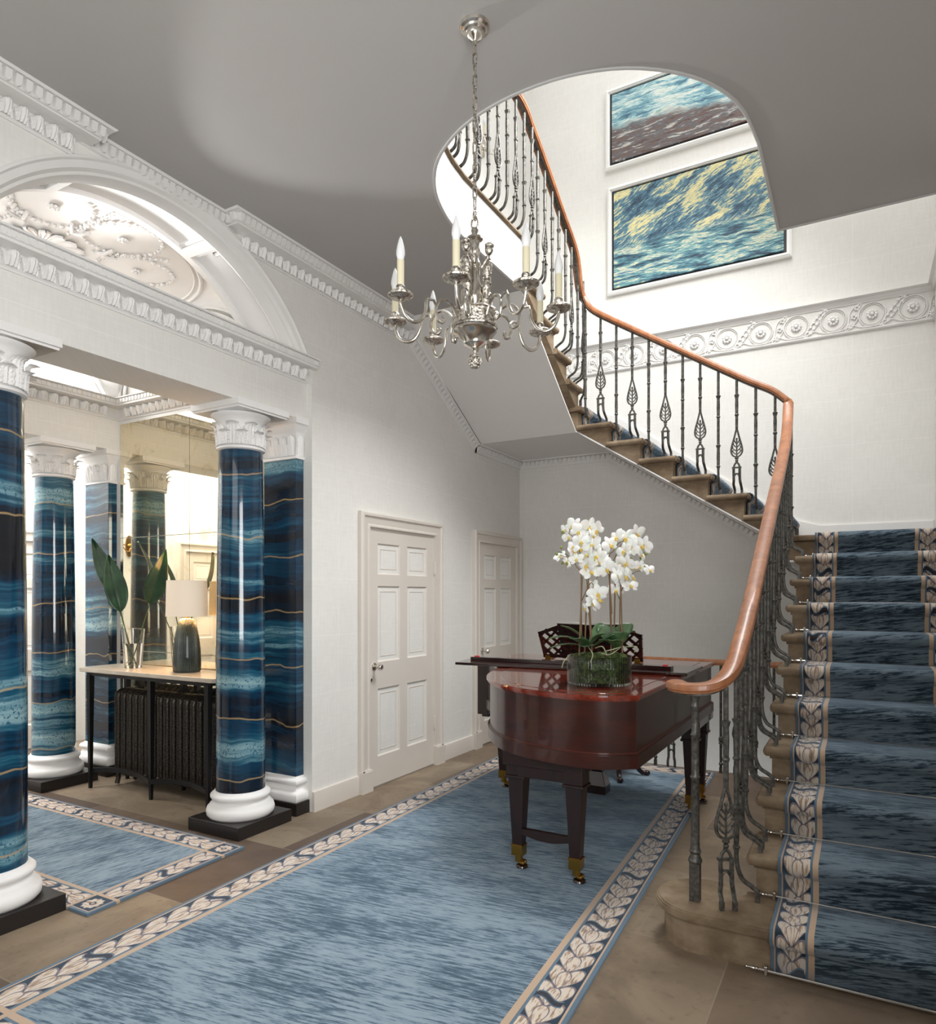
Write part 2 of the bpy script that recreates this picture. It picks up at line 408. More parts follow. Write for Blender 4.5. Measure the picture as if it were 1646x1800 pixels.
def agate():
    b = NB('blue_agate_lacquer'); co = b.co(); oi = b.n('ShaderNodeObjectInfo')
    x = b.xyz(co); rnd = b.mul(oi.outputs['Random'], 17.0)
    warp = b.mul(b.sub(b.noise(b.vec(b.add(b.mul(x[0], 2.2), rnd), b.mul(x[1], 2.2), b.mul(x[2], 1.2)), 1.0, 3.0), 0.5), 0.15)
    warp2 = b.mul(b.sub(b.noise(b.vec(b.add(b.mul(x[0], 9.0), rnd), b.mul(x[1], 9.0), b.mul(x[2], 10.0)), 1.0, 3.0), 0.5), 0.014)
    z = b.add(b.add(x[2], warp), b.add(warp2, rnd))
    n1 = b.noise(b.vec(rnd, 0.0, b.mul(z, 4.4)), 1.0, 5.0, 0.58)
    fine = b.noise(b.vec(b.mul(x[0], 3.0), b.mul(x[1], 3.0), b.mul(z, 46.0)), 1.0, 3.0)
    v = b.add(b.mul(n1, 0.82), b.mul(fine, 0.18))
    col = b.ramp(v, [(0.37, lin((20, 22, 28))), (0.44, lin((14, 32, 50))), (0.50, lin((16, 56, 82))), (0.545, lin((32, 84, 106))), (0.585, lin((104, 142, 154))), (0.66, lin((150, 178, 182)))])
    sp = b.noise(co, 75.0, 3.0)
    light = b.smooth(v, 0.54, 0.59)
    col = b.mix(b.mul(b.mul(b.smooth(sp, 0.56, 0.62), light), 0.85), col, lin((20, 70, 100)))
    gl = b.noise(b.vec(b.mul(x[0], 1.5), b.mul(x[1], 1.5), 5.0), 1.0, 2.0)
    fr = b.M('ABSOLUTE', b.sub(b.M('FRACT', b.add(b.mul(z, 2.6), b.mul(gl, 0.35))), 0.5))
    keep = b.gt(b.noise(b.vec(0.0, 3.0, b.mul(z, 3.0)), 1.0, 2.0), 0.42)
    col = b.mix(b.mul(b.mul(b.sub(1.0, b.smooth(fr, 0.003, 0.020)), keep), 0.7), col, lin((176, 148, 104)))
    b.bump(b.noise(b.scale(co, (1, 1, 0.3)), 26.0, 2.0), 0.06, 0.01)
    return b.fin(col, 0.14, coat=0.55, coatr=0.02, spec=0.35)
MAT['agate'] = agate()

def painting(name, kind):
    b = NB(name); uv = b.co('UV'); x = b.xyz(uv); X, Y = x[0], x[1]     # 0..1
    wob = b.noise(b.vec(b.mul(X, 3.0), b.mul(Y, 3.0), 0.0), 1.0, 4.0, 0.6)
    if kind == 'storm':
        ang = 0.75
        u = b.add(b.mul(X, 1.0), b.mul(Y, 0.65)); v = b.sub(b.mul(Y, 0.95), b.mul(X, 0.9))
        sky = b.noise(b.vec(b.mul(u, 2.4), b.add(b.mul(v, 7.0), b.mul(wob, 2.0)), 1.0), 1.0, 6.0, 0.66)
        dab = b.noise(b.vec(b.mul(u, 16.0), b.mul(v, 60.0), 4.0), 1.0, 3.0)
        fs = b.add(b.mul(sky, 0.68), b.mul(dab, 0.32))
        skyc = b.ramp(fs, [(0.36, lin((30, 46, 64))), (0.45, lin((54, 88, 110))), (0.51, lin((96, 138, 152))), (0.545, lin((206, 200, 150))), (0.66, lin((236, 222, 168))), (0.74, lin((120, 160, 170)))])
        sea = b.noise(b.vec(b.mul(X, 5.0), b.add(b.mul(Y, 22.0), b.mul(wob, 3.0)), 2.0), 1.0, 6.0, 0.68)
        seac = b.ramp(sea, [(0.38, lin((36, 54, 72))), (0.46, lin((66, 112, 128))), (0.53, lin((120, 166, 166))), (0.57, lin((222, 214, 180))), (0.62, lin((96, 146, 156))), (0.7, lin((60, 84, 140)))])
        col = b.mix(b.smooth(b.add(Y, b.mul(b.sub(wob, 0.5), 0.2)), 0.36, 0.44), seac, skyc)
    else:
        up = b.noise(b.vec(b.mul(X, 4.0), b.add(b.mul(Y, 13.0), b.mul(wob, 4.0)), 1.0), 1.0, 7.0, 0.7)
        upc = b.ramp(up, [(0.35, lin((58, 92, 112))), (0.45, lin((104, 152, 168))), (0.52, lin((166, 200, 200))), (0.58, lin((226, 226, 216))), (0.68, lin((136, 178, 172)))])
        rk = b.noise(b.vec(b.mul(X, 6.0), b.add(b.mul(Y, 20.0), b.mul(wob, 4.0)), 8.0), 1.0, 7.0, 0.7)
        rkc = b.ramp(rk, [(0.36, lin((62, 52, 52))), (0.46, lin((112, 90, 82))), (0.54, lin((84, 92, 100))), (0.6, lin((206, 198, 186))), (0.68, lin((120, 150, 146)))])
        msk = b.add(Y, b.mul(b.sub(wob, 0.5), 0.35)); msk = b.sub(msk, b.mul(b.sub(0.5, X), 0.25))
        col = b.mix(b.smooth(msk, 0.34, 0.48), rkc, upc)
    imp = b.noise(b.vec(b.mul(X, 60.0), b.mul(Y, 90.0), 0.0), 1.0, 4.0)
    b.bump(imp, 0.8, 0.01)
    return b.fin(col, 0.5)
_b = NB('antique_mirror'); _c = _b.co()
_bl = _b.noise(_c, 7.0, 5.0, 0.65, 0.6); _fx = _b.noise(_c, 40.0, 3.0)
_m = _b.M('MULTIPLY', _b.smooth(_bl, 0.52, 0.72), 0.55)
_tint = _b.mix(_m, lin((236, 226, 200)), lin((196, 176, 128)))
MAT['mirror'] = _b.fin(_tint, _b.add(0.02, _b.mul(_m, 0.12)), metal=0.94)
_b = NB('clear_glass'); MAT['glass'] = _b.fin((1, 1, 1), 0.0, **{'Transmission Weight': 1.0, 'IOR': 1.45})
_b = NB('ribbed_green_glass'); _x = _b.xyz(_b.co()); _an = _b.M('ARCTAN2', _x[1], _x[0])
_b.bump(_b.M('SINE', _b.mul(_an, 70.0)), 0.35, 0.004)
MAT['ribglass'] = _b.fin(lin((216, 224, 214)), 0.03, **{'Transmission Weight': 1.0, 'IOR': 1.3})
_b = NB('water'); MAT['water'] = _b.fin((1, 1, 1), 0.0, **{'Transmission Weight': 1.0, 'IOR': 1.33})
_b = NB('plant_leaf'); MAT['leaf'] = _b.fin(_b.ramp(_b.noise(_b.co(), 9.0, 3.0), [(0.3, lin((18, 44, 30))), (0.7, lin((46, 84, 52)))]), 0.3, coat=0.3)
_b = NB('strap_leaf'); MAT['strap'] = _b.fin(_b.ramp(_b.noise(_b.co(), 12.0, 3.0), [(0.3, lin((30, 58, 36))), (0.7, lin((98, 132, 84)))]), 0.35, coat=0.2)
MAT['stalk'] = plain('green_stalk', (70, 92, 52), 0.5)
MAT['cane'] = plain('bamboo_cane', (122, 94, 62), 0.6)
MAT['petal'] = plain('white_petal', (246, 246, 242), 0.6, **{'Subsurface Weight': 0.25, 'Subsurface Scale': 0.01})
MAT['lip'] = plain('yellow_lip', (228, 198, 100), 0.5)
MAT['bud'] = plain('green_bud', (130, 138, 72), 0.5)
_b = NB('moss'); _b.bump(_b.noise(_b.co(), 150.0, 4.0), 1.0, 0.02)
MAT['moss'] = _b.fin(_b.ramp(_b.noise(_b.co(), 40.0, 4.0), [(0.35, lin((44, 54, 22))), (0.65, lin((104, 122, 56)))]), 0.95)
MAT['root'] = plain('pale_root', (150, 158, 124), 0.7)
_b = NB('linen_shade'); MAT['shade'] = _b.fin(lin((238, 228, 214)), 0.8, **{'Transmission Weight': 0.0, 'Subsurface Weight': 0.0, 'Emission Color': (*lin((255, 214, 170)), 1), 'Emission Strength': 0.12})
_b = NB('ribbed_green_ceramic'); _x = _b.xyz(_b.co()); _an = _b.M('ARCTAN2', _x[1], _x[0])
_b.bump(_b.M('SINE', _b.mul(_an, 44.0)), 0.6, 0.006); MAT['ceramic'] = _b.fin(_b.ramp(_b.noise(_b.co(), 14.0, 3.0), [(0.3, lin((30, 40, 38))), (0.7, lin((64, 76, 72)))]), 0.3, coat=0.3)
_b = NB('cast_iron_radiator'); _b.bump(_b.noise(_b.co(), 90.0, 3.0), 0.35, 0.006); MAT['radiator'] = _b.fin(_b.ramp(_b.noise(_b.co(), 90.0, 3.0), [(0.4, lin((34, 31, 28))), (0.65, lin((72, 65, 57)))]), 0.36, metal=0.55)
MAT['travertine'] = wood('travertine_top', (176, 164, 148), (206, 196, 180), (2, 8, 8), 0.35, 0.2)
MAT['paper'] = plain('white_paper', (236, 234, 228), 0.8)
MAT['pframe'] = paint('painting_frame', (238, 238, 235), 0.45, 0.004)
MAT['rug'] = carpet('hall_rug_weave', 0.955, 2.44, 0.20, True)
MAT['rugsmall'] = carpet('inner_rug_weave', 1.5, 0.49, 0.17, True, 1.0, 'Y')
MAT['runner'] = carpet('shaded_runner_weave', 0.40, 0, 0.155, False, 0.5)  # same weave as the rugs, stair shade put into its colours
# ---------------------------------------------------------------- the setting
ZC, UF, YB, RX = 3.72, 4.07, 6.94, 3.80
AC, AZ = 2.505, 2.48                                  # arch centre along the wall, height
g = G()
for q in ((-6, 4.2, -4, 6.15), (-6, 1.1, 6.15, 7.3), (2.85, 4.2, 6.15, 7.3)): g.box(q[0], q[1], q[2], q[3], -0.25, 0)
struct('floor', g, MAT['floor'], 'worn brown stone flag floor of the hall', smooth=False)
g = G(); g.box(0.9, 3.0, 6.0, 6.94, -2.6, -2.5)
struct('floor_basement', g, MAT['floor'], 'floor at the foot of the stairs going down', smooth=False)

def arch_wall(g, x0, x1, R, ya, yb, zb, zt, n=48):
    """wall slab between x0..x1 with a round headed hole, base at zb"""
    a = math.asin((zb-AZ)/R); pts = arc(AC, AZ, R, a, PI-a, n)
    for k in range(n):
        (y0, z0), (y1, z1) = pts[k], pts[k+1]
        for x in (x0, x1): g.face([(x, y0, z0), (x, y0, zt), (x, y1, zt), (x, y1, z1)])
        g.face([(x0, y0, z0), (x1, y0, z0), (x1, y1, z1), (x0, y1, z1)])
        g.face([(x0, y0, zt), (x1, y0, zt), (x1, y1, zt), (x0, y1, zt)])
    yr, yl = pts[0][0], pts[-1][0]
    if yb > yr: g.box(x0, x1, yr, yb, zb, zt)
    if yl > ya: g.box(x0, x1, ya, yl, zb, zt)
g = G()
g.box(-0.40, 0, 3.62, 3.70, -3, 2.93); g.box(-0.40, 0, 3.62, 3.70, ZC-0.012, 8.2); g.box(-0.40, 0, 3.70, 7.2, -3, 8.2)
g.box(-0.40, 0, -3.2, 1.31, -0.2, 8.2); g.box(-0.40, 0, 1.31, 1.40, -0.2, 2.93)
g.box(-0.40, 0, 1.31, 3.62, ZC-0.012, 8.2)
arch_wall(g, -0.06, 0.0, 1.215, 1.31, 3.70, 2.93, ZC-0.012)
struct('wall_left', g, MAT['wall'], 'long pale papered wall with the doors and the arched screen', smooth=False)
g = G(); g.box(-0.5, 4.3, YB, 7.25, -3, 8.2)
struct('wall_back', g, MAT['wall'], 'tall pale papered wall at the far end behind the staircase', smooth=False)
g = G(); g.box(RX, 4.1, -3.2, 7.2, -3, 8.2)
struct('wall_right', g, MAT['wall'], 'pale wall along the right side of the stairs', smooth=False)
g = G(); g.box(-0.4, 4.1, -3.5, -3.2, -0.2, 8.2)
struct('wall_front', g, MAT['wall'], 'wall behind the entrance end of the hall', smooth=False)

# beam over the columns (front screen) + inner arch ring with its panelled soffit
g = G(); g.box(-0.40, -0.05, 1.40, 3.62, 2.68, 2.94)
struct('trim_1', g, MAT['wall'], 'papered beam carried by the front columns', smooth=False, cat='beam')
g = G(); arch_wall(g, -0.40, -0.06, 1.20, 1.40, 3.62, 2.93, ZC-0.012, 96)
def soffit_strip(g, R, x0, x1, a0, a1, t, n=8):
    for k in range(n):
        b0, b1 = a0+(a1-a0)*k/n, a0+(a1-a0)*(k+1)/n
        P = lambda r, a, x: (x, AC+r*math.cos(a), AZ+r*math.sin(a))
        g.face([P(R-t, b0, x0), P(R-t, b1, x0), P(R-t, b1, x1), P(R-t, b0, x1)])
        for x in (x0, x1): g.face([P(R, b0, x), P(R, b1, x), P(R-t, b1, x), P(R-t, b0, x)])
    for a in (a0, a1): g.face([P(R, a, x0), P(R, a, x1), P(R-t, a, x1), P(R-t, a, x0)])
aa = math.radians(25)
for x0, x1 in ((-0.405, -0.36), (-0.14, -0.095)): soffit_strip(g, 1.202, x0, x1, aa, PI-aa, 0.03, 72)
for a in (30, 71, 112, 150):
    soffit_strip(g, 1.202, -0.37, -0.12, math.radians(a-1.6), math.radians(a+1.6), 0.03, 2)
    for s in (-1, 1): soffit_strip(g, 1.202, -0.37, -0.12, math.radians(a+s*2.3-0.5), math.radians(a+s*2.3+0.5), 0.016, 1)
struct('trim_2', g, MAT['white'], 'white arch over the column screen with a panelled underside', cat='arch', smooth=False)
# archivolt moulding
g = G(); n = 64; a0 = math.asin((3.07-AZ)/1.215)
prof = [(0.0, 0.002), (0.0, 0.028), (-0.012, 0.03), (-0.02, 0.018), (-0.05, 0.012), (-0.062, -0.008), (-0.075, -0.012), (-0.085, -0.045), (-0.092, -0.085), (-0.085, -0.10), (-0.06, -0.105), (-0.015, -0.105)]
vs = []
for k in range(n+1):
    a = a0+(PI-2*a0)*k/n
    for dr, dx in prof: vs.append((dx, AC+(1.22+dr)*math.cos(a), AZ+(1.22+dr)*math.sin(a)))
m = len(prof); g.idx(vs, [(i*m+j, (i+1)*m+j, (i+1)*m+j+1, i*m+j+1) for i in range(n) for j in range(m-1)])
struct('trim_3', g, MAT['trimw'], 'moulded white surround of the big arch', cat='arch moulding', ang=25)

# cornices -----------------------------------------------------------------
def dentil_row(g, a, b, out, z0, h, pitch, w, d, nx, bottom=0.6):
    """little hanging tongues from point a to b (plan), facing out (unit plan vector)"""
    a = Vector(a); b = Vector(b); L = (b-a).length; t = (b-a)/L; o = Vector((out[0], out[1], 0)); k = int(L/pitch)
    for i in range(k):
        c = a+t*((i+0.5)*L/k)
        sec = [(-w/2, h), (-w/2, h*0.35), (-w*0.3, h*0.1), (0, 0), (w*0.3, h*0.1), (w/2, h*0.35), (w/2, h)]
        v0 = [c+t*u+Vector((0, 0, z0+z)) for u, z in sec]
        v1 = [c+t*(u*0.8)+o*(d*(0.55+0.45*z/h))+Vector((0, 0, z0+z*0.96)) for u, z in sec]
        m = len(sec); g.idx(v0+v1, [tuple(range(m, 2*m))]+[(j, j+1, m+j+1, m+j) for j in range(m-1)])
def leaf_row(g, a, b, out, z0, h, pitch, d):
    """row of upright acanthus leaves curling over at the top"""
    a = Vector(a); b = Vector(b); L = (b-a).length; t = (b-a)/L; o = Vector((out[0], out[1], 0)); k = max(1, int(L/pitch)); pw = L/k
    for i in range(k):
        c = a+t*((i+0.5)*pw)
        def f(u, v):
            lob = 1+0.07*math.cos(v*PI*8)
            wd = pw*0.485*(0.88+0.12*v if v < 0.62 else math.sqrt(max(0.0, 1-((v-0.62)/0.385)**2)))*lob
            x = (u-0.5)*2; rib = math.cos(x*PI*4+v*1.0)*(1-0.4*v)
            dep = d*(0.30+0.70*math.sin(min(1.0, v*1.15)*PI/2))*(1-0.80*x*x)*(1 if v < 0.85 else 1-((v-0.85)/0.15)**2*0.5)+d*0.13*rib
            return c+t*(x*wd)+o*dep+Vector((0, 0, z0+h*v))
        g.grid(f, 16, 10)
CORN = [(0.0, -0.152), (0.010, -0.152), (0.012, -0.146), (0.018, -0.142), (0.022, -0.074), (0.048, -0.070), (0.058, -0.066), (0.10, -0.064), (0.10, -0.056), (0.110, -0.054), (0.114, -0.012), (0.145, -0.008), (0.155, 0.0)]
def hall_cornice(name, path, ya, yb, label, ret):
    g = G(); g.sweep(CORN, path)
    o = 0.112
    dentil_row(g, (o, ya-(o if ret < 0 else 0), ZC), (o, yb+(o if ret > 0 else 0), ZC), (1, 0), -0.056, 0.046, 0.042, 0.033, 0.026, 0)
    leaf_row(g, (0.018, ya-0.01, ZC), (0.018, yb+0.01, ZC), (1, 0), -0.142, 0.066, 0.066, 0.040)
    yr = yb if ret > 0 else ya
    dentil_row(g, (0.0, yr+ret*o, ZC), (o, yr+ret*o, ZC), (0, ret), -0.056, 0.046, 0.042, 0.033, 0.026, 0)
    struct(name, g, MAT['trimw'], label, cat='cornice', ang=30)
hall_cornice('trim_4', [(-0.2, 2.98, ZC), (0.0, 2.98, ZC), (0.0, 4.80, ZC)], 2.98, 4.80, 'ornate ceiling cornice right of the arch with leaf and egg mouldings', -1)
hall_cornice('trim_5', [(0.0, -3.1, ZC), (0.0, 1.94, ZC), (-0.2, 1.94, ZC)], -3.1, 1.94, 'ornate ceiling cornice left of the arch with leaf and egg mouldings', 1)
g = G(); g.sweep([(0.0, -0.072), (0.014, -0.068), (0.018, -0.014), (0.045, -0.010), (0.055, 0.0)], [(0.0, 1.95, ZC), (0.0, 2.97, ZC)])
dentil_row(g, (0.016, 2.08, ZC), (0.016, 2.85, ZC), (1, 0), -0.062, 0.05, 0.042, 0.033, 0.026, 0)
struct('trim_6', g, MAT['trimw'], 'slim stretch of ceiling cornice above the crown of the arch', cat='cornice', ang=30)
# entablature cornice over the front columns
ENT = [(0.0, -0.155), (0.008, -0.155), (0.010, -0.145), (0.016, -0.14), (0.02, -0.07), (0.055, -0.062), (0.085, -0.058), (0.086, -0.045), (0.094, -0.042), (0.096, -0.012), (0.112, -0.008), (0.115, 0.0), (0.0, 0.0)]
g = G(); ZE = 3.085
g.sweep(ENT, [(-0.05, 1.40, ZE), (-0.05, 3.64, ZE)])
leaf_row(g, (-0.036, 1.42, ZE), (-0.036, 3.60, ZE), (1, 0), -0.138, 0.072, 0.078, 0.045)
dentil_row(g, (0.040, 1.42, ZE), (0.040, 3.62, ZE), (1, 0), -0.042, 0.03, 0.038, 0.034, 0.014, 0)
struct('trim_7', g, MAT['trimw'], 'leaf moulded cornice over the front columns below the arch', cat='cornice', ang=30)

# inner lobby ----------------------------------------------------------------
HX, HY, CXV, CYV = 0.85, 1.105, -1.25, 2.505
g = G(); g.box(-2.50, -0.40, 3.62, 3.95, -0.2, ZC+0.2); struct('wall_lobby_right', g, MAT['wall'], 'side wall of the lobby that carries the mirror', smooth=False)
g = G(); g.box(-2.50, -0.40, 1.1, 1.40, -0.2, ZC+0.2); struct('wall_lobby_left', g, MAT['wall'], 'side wall of the lobby facing the mirror', smooth=False)
g = G(); g.box(-2.46, -2.10, 1.40, 3.62, 2.68, 2.94); struct('trim_8', g, MAT['wall'], 'papered beam on the rear columns of the lobby', smooth=False, cat='beam')
g = G(); arch_wall(g, -2.46, -2.10, 1.20, 1.40, 3.62, 2.93, ZC+0.1); struct('trim_9', g, MAT['white'], 'white arch over the rear columns of the lobby', cat='arch', ang=25)
g = G(); zz = 3.085
loop = [(-0.40, 1.40, zz), (-2.10, 1.40, zz), (-2.10, 3.62, zz), (-0.40, 3.62, zz)]
g.sweep(ENT, loop, closed=True)
for a, b, o in (((-2.086, 1.5, zz), (-2.086, 3.5, zz), (1, 0)), ((-2.0, 3.606, zz), (-0.5, 3.606, zz), (0, -1)), ((-2.0, 1.414, zz), (-0.5, 1.414, zz), (0, 1))):
    leaf_row(g, a, b, o, -0.138, 0.072, 0.078, 0.045)
for a, b, o in (((-2.01, 1.5, zz), (-2.01, 3.5, zz), (1, 0)), ((-2.0, 3.53, zz), (-0.5, 3.53, zz), (0, -1)), ((-2.0, 1.49, zz), (-0.5, 1.49, zz), (0, 1))):
    dentil_row(g, a, b, o, -0.042, 0.03, 0.038, 0.034, 0.014, 0)
struct('trim_10', g, MAT['trimw'], 'leaf moulded cornice round the inside of the lobby', cat='cornice', ang=30)
# vault: flat round centre on four pendentives
g = G(); RR, RRY = 0.815, 1.03; ZT = 3.70; NT = 96; NS = 12
def wallpt(a):
    c, s = math.cos(a), math.sin(a)
    k = min(HX/abs(c) if abs(c) > 1e-6 else 9, HY/abs(s) if abs(s) > 1e-6 else 9); x, y = c*k, s*k
    if abs(abs(x)-HX) < 1e-6 and abs(y) < HY-1e-6: q = 1.19**2-y*y; z = AZ+math.sqrt(max(0, q))
    else: z = 3.085+0.59*math.sqrt(max(0, 1-(x/0.82)**2))
    return x, y, max(z, 3.085)
angs = sorted(set([2*PI*k/NT for k in range(NT)]+[(math.atan2(sy*HY, sx*HX)) % (2*PI) for sx in (-1, 1) for sy in (-1, 1)]))
rows = []
for a in angs:
    x1, y1, z1 = wallpt(a); x0, y0 = RR*math.cos(a), RRY*math.sin(a); row = []
    for j in range(NS+1):
        t = j/NS; row.append((CXV+x0+(x1-x0)*t, CYV+y0+(y1-y0)*t, z1+(ZT-z1)*math.cos(t*PI/2)**1.2))
    rows.append(row)
N = len(rows); vs = [p for r in rows for p in r]; m = NS+1
g.idx(vs, [(i*m+j, ((i+1) % N)*m+j, ((i+1) % N)*m+j+1, i*m+j+1) for i in range(N) for j in range(NS)])
g.face([r[0] for r in rows])
struct('ceiling_lobby', g, MAT['white'], 'white vaulted ceiling of the lobby', ang=25)
g = G(); g.box(-2.5, -0.38, 1.1, 3.95, ZC+0.02, ZC+0.2); struct('ceiling_lobby_top', g, MAT['white'], 'slab over the lobby vault', smooth=False)
# plaster ornament of the vault: ring moulding, shell fan, garlanded ovals, rosettes
g = G()
ring = [(CXV+RR*math.cos(2*PI*k/72), CYV+RRY*math.sin(2*PI*k/72), ZT-0.004) for k in range(72)]
g.tube(ring, 0.016, 6, closed=True); g.tube([(CXV+(p[0]-CXV)*0.955, CYV+(p[1]-CYV)*0.955, p[2]) for p in ring], 0.008, 6, closed=True)
for x in (CXV-HX+0.012,):
    for R in (1.175, 1.13):
        a = math.asin((3.1-AZ)/R); g.tube([(x, y, z) for y, z in arc(AC, AZ, R, a, PI-a, 40)], 0.014, 6)
for y in (CYV+HY-0.012, CYV-HY+0.012):
    for k in (1.0, 0.93): g.tube([(CXV+0.82*k*math.cos(PI*i/40), y, 3.085+0.59*k*math.sin(PI*i/40)) for i in range(41)], 0.014, 6)
def rosette(g, c, r, n=8, nz=-1):
    for k in range(n):
        a = 2*PI*k/n; g.ball((c[0]+r*0.62*math.cos(a), c[1]+r*0.62*math.sin(a), c[2]), (r*0.36, r*0.36, r*0.3), 6, 4)
    g.ball((c[0], c[1], c[2]-r*0.12), r*0.34, 8, 5)
for k in range(16):          # shell petals
    a = 2*PI*k/16
    def f(u, v):
        ln = 0.06+0.19*v; wd = 0.008+0.026*math.sin(min(1, v*1.05)*PI*0.62); x = (u-0.5)*2
        if v > 0.85: wd *= math.sqrt(max(0.02, 1-((v-0.85)/0.15)**2))
        return (CXV+ln*math.cos(a)-x*wd*math.sin(a), CYV+ln*math.sin(a)+x*wd*math.cos(a), ZT-0.006-0.026*v*v*(1-0.5*x*x)-0.004*math.cos(x*9))
    g.grid(f, 8, 8)
g.ball((CXV, CYV, ZT), (0.07, 0.07, 0.03), 12, 6)
for k in range(8):
    a = 2*PI*(k+0.5)/8; ox, oy = 0.56*math.cos(a), 0.56*math.sin(a); c = (CXV+ox, CYV+oy, ZT-0.012)
    rosette(g, c, 0.035)
    for i in range(34):       # husk garland
        t = 2*PI*i/34; ra, rb = 0.235, 0.20; px, py = ra*math.cos(t), rb*math.sin(t)
        X, Y = c[0]+px*math.cos(a)-py*math.sin(a), c[1]+px*math.sin(a)+py*math.cos(a)
        big = 1.3 if i % 2 else 0.8; g.ball((X, Y, ZT-0.008), (0.013*big, 0.013*big, 0.011), 6, 4)
    b = 2*PI*k/8               # ribbon sprays between ovals
    for i in range(14):
        r_ = 0.30+0.034*i; g.ball((CXV+r_*math.cos(b), CYV+r_*math.sin(b), ZT-0.008), (0.012+0.006*(i % 2), 0.012, 0.012), 6, 4)
    for s in (-1, 1):
        g.tube(crom([(CXV+0.34*math.cos(b), CYV+0.34*math.sin(b), ZT-0.01), (CXV+0.38*math.cos(b+s*0.07), CYV+0.38*math.sin(b+s*0.07), ZT-0.02), (CXV+0.43*math.cos(b+s*0.13), CYV+0.43*math.sin(b+s*0.13), ZT-0.01)], 4), 0.012, 5)
struct('trim_11', g, MAT['white'], 'white plaster shell and garland ornament on the lobby vault', cat='plaster ornament', ang=50)

# room beyond the lobby
g = G(); g.box(-3.95, -3.70, -1.5, 6.8, -0.2, 3.9); struct('wall_beyond', g, MAT['wall'], 'far wall of the room beyond the lobby', smooth=False)
g = G(); g.box(-3.9, -2.46, 6.5, 6.8, -0.2, 3.9); g.box(-3.9, -0.4, -1.5, -1.2, -0.2, 3.9); struct('wall_beyond_ends', g, MAT['wall'], 'end walls of the room beyond the lobby', smooth=False)
g = G(); g.box(-2.50, -2.2, 3.62, 6.5, -0.2, 3.9); g.box(-2.50, -2.2, -1.5, 1.40, -0.2, 3.9); struct('wall_beyond_near', g, MAT['wall'], 'near walls of the room beyond the lobby', smooth=False)
g = G(); g.box(-3.95, -2.1, -1.5, 6.8, 3.85, 4.0); struct('ceiling_beyond', g, MAT['white'], 'ceiling of the room beyond the lobby', smooth=False)

# hall ceiling with the stair opening ---------------------------------------
curve = [tuple(p)[:2] for p in crom([(1.10, 3.75, 0), (1.13, 3.52, 0), (1.21, 3.27, 0), (1.34, 3.07, 0), (1.50, 2.94, 0), (1.68, 2.855, 0), (1.91, 2.81, 0), (2.16, 2.82, 0), (2.40, 2.90, 0), (2.60, 3.05, 0), (2.73, 3.23, 0), (2.80, 3.43, 0), (2.83, 3.70, 0)], 4)]
bound = [(0.0, 4.72), (1.10, 4.72)]+curve+[(2.83, 4.65), (RX, 4.65)]
outer = [(RX, -3.2), (0.0, -3.2)]
poly = bound+outer
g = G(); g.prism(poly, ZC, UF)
struct('ceiling', g, MAT['ceil'], 'white hall ceiling, greyed for shade, with a curved opening for the stairs', smooth=False)
g = G()                         # thin bead and white fascia along the opening
path = [(1.10, 4.72, 0)]+[(x, y, 0) for x, y in curve]+[(2.83, 4.65, 0), (RX, 4.65, 0)]
g.sweep([(-0.004, ZC-0.008), (-0.004, UF+0.0), (0.012, UF+0.0), (0.012, ZC+0.012), (0.014, ZC+0.006), (0.012, ZC-0.004), (0.006, ZC-0.008), (-0.004, ZC-0.008)][::-1], [(p[0], p[1], 0) for p in path][::-1])
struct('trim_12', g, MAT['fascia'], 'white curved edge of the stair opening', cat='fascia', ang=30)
g = G(); g.sweep([(-0.03, UF), (-0.03, UF+0.03), (0.02, UF+0.03), (0.032, UF+0.02), (0.032, UF+0.008), (0.02, UF), (-0.03, UF)][::-1], [(p[0], p[1], 0) for p in path][::-1])
struct('trim_13', g, MAT['stone'], 'stone nosing round the upper landing edge', cat='nosing', ang=30)
g = G(); g.box(0, RX, -3.2, 7.2, 8.0, 8.2)
g2 = G()
for q in ((-0.4, 0.7, -3.2, 7.2), (3.2, 4.1, -3.2, 7.2), (0.7, 3.2, -3.2, 3.0), (0.7, 3.2, 6.2, 7.2)): g2.box(q[0], q[1], q[2], q[3], 8.0, 8.2)
struct('ceiling_upper', g2, MAT['white'], 'upper ceiling with the skylight over the stairwell', smooth=False)

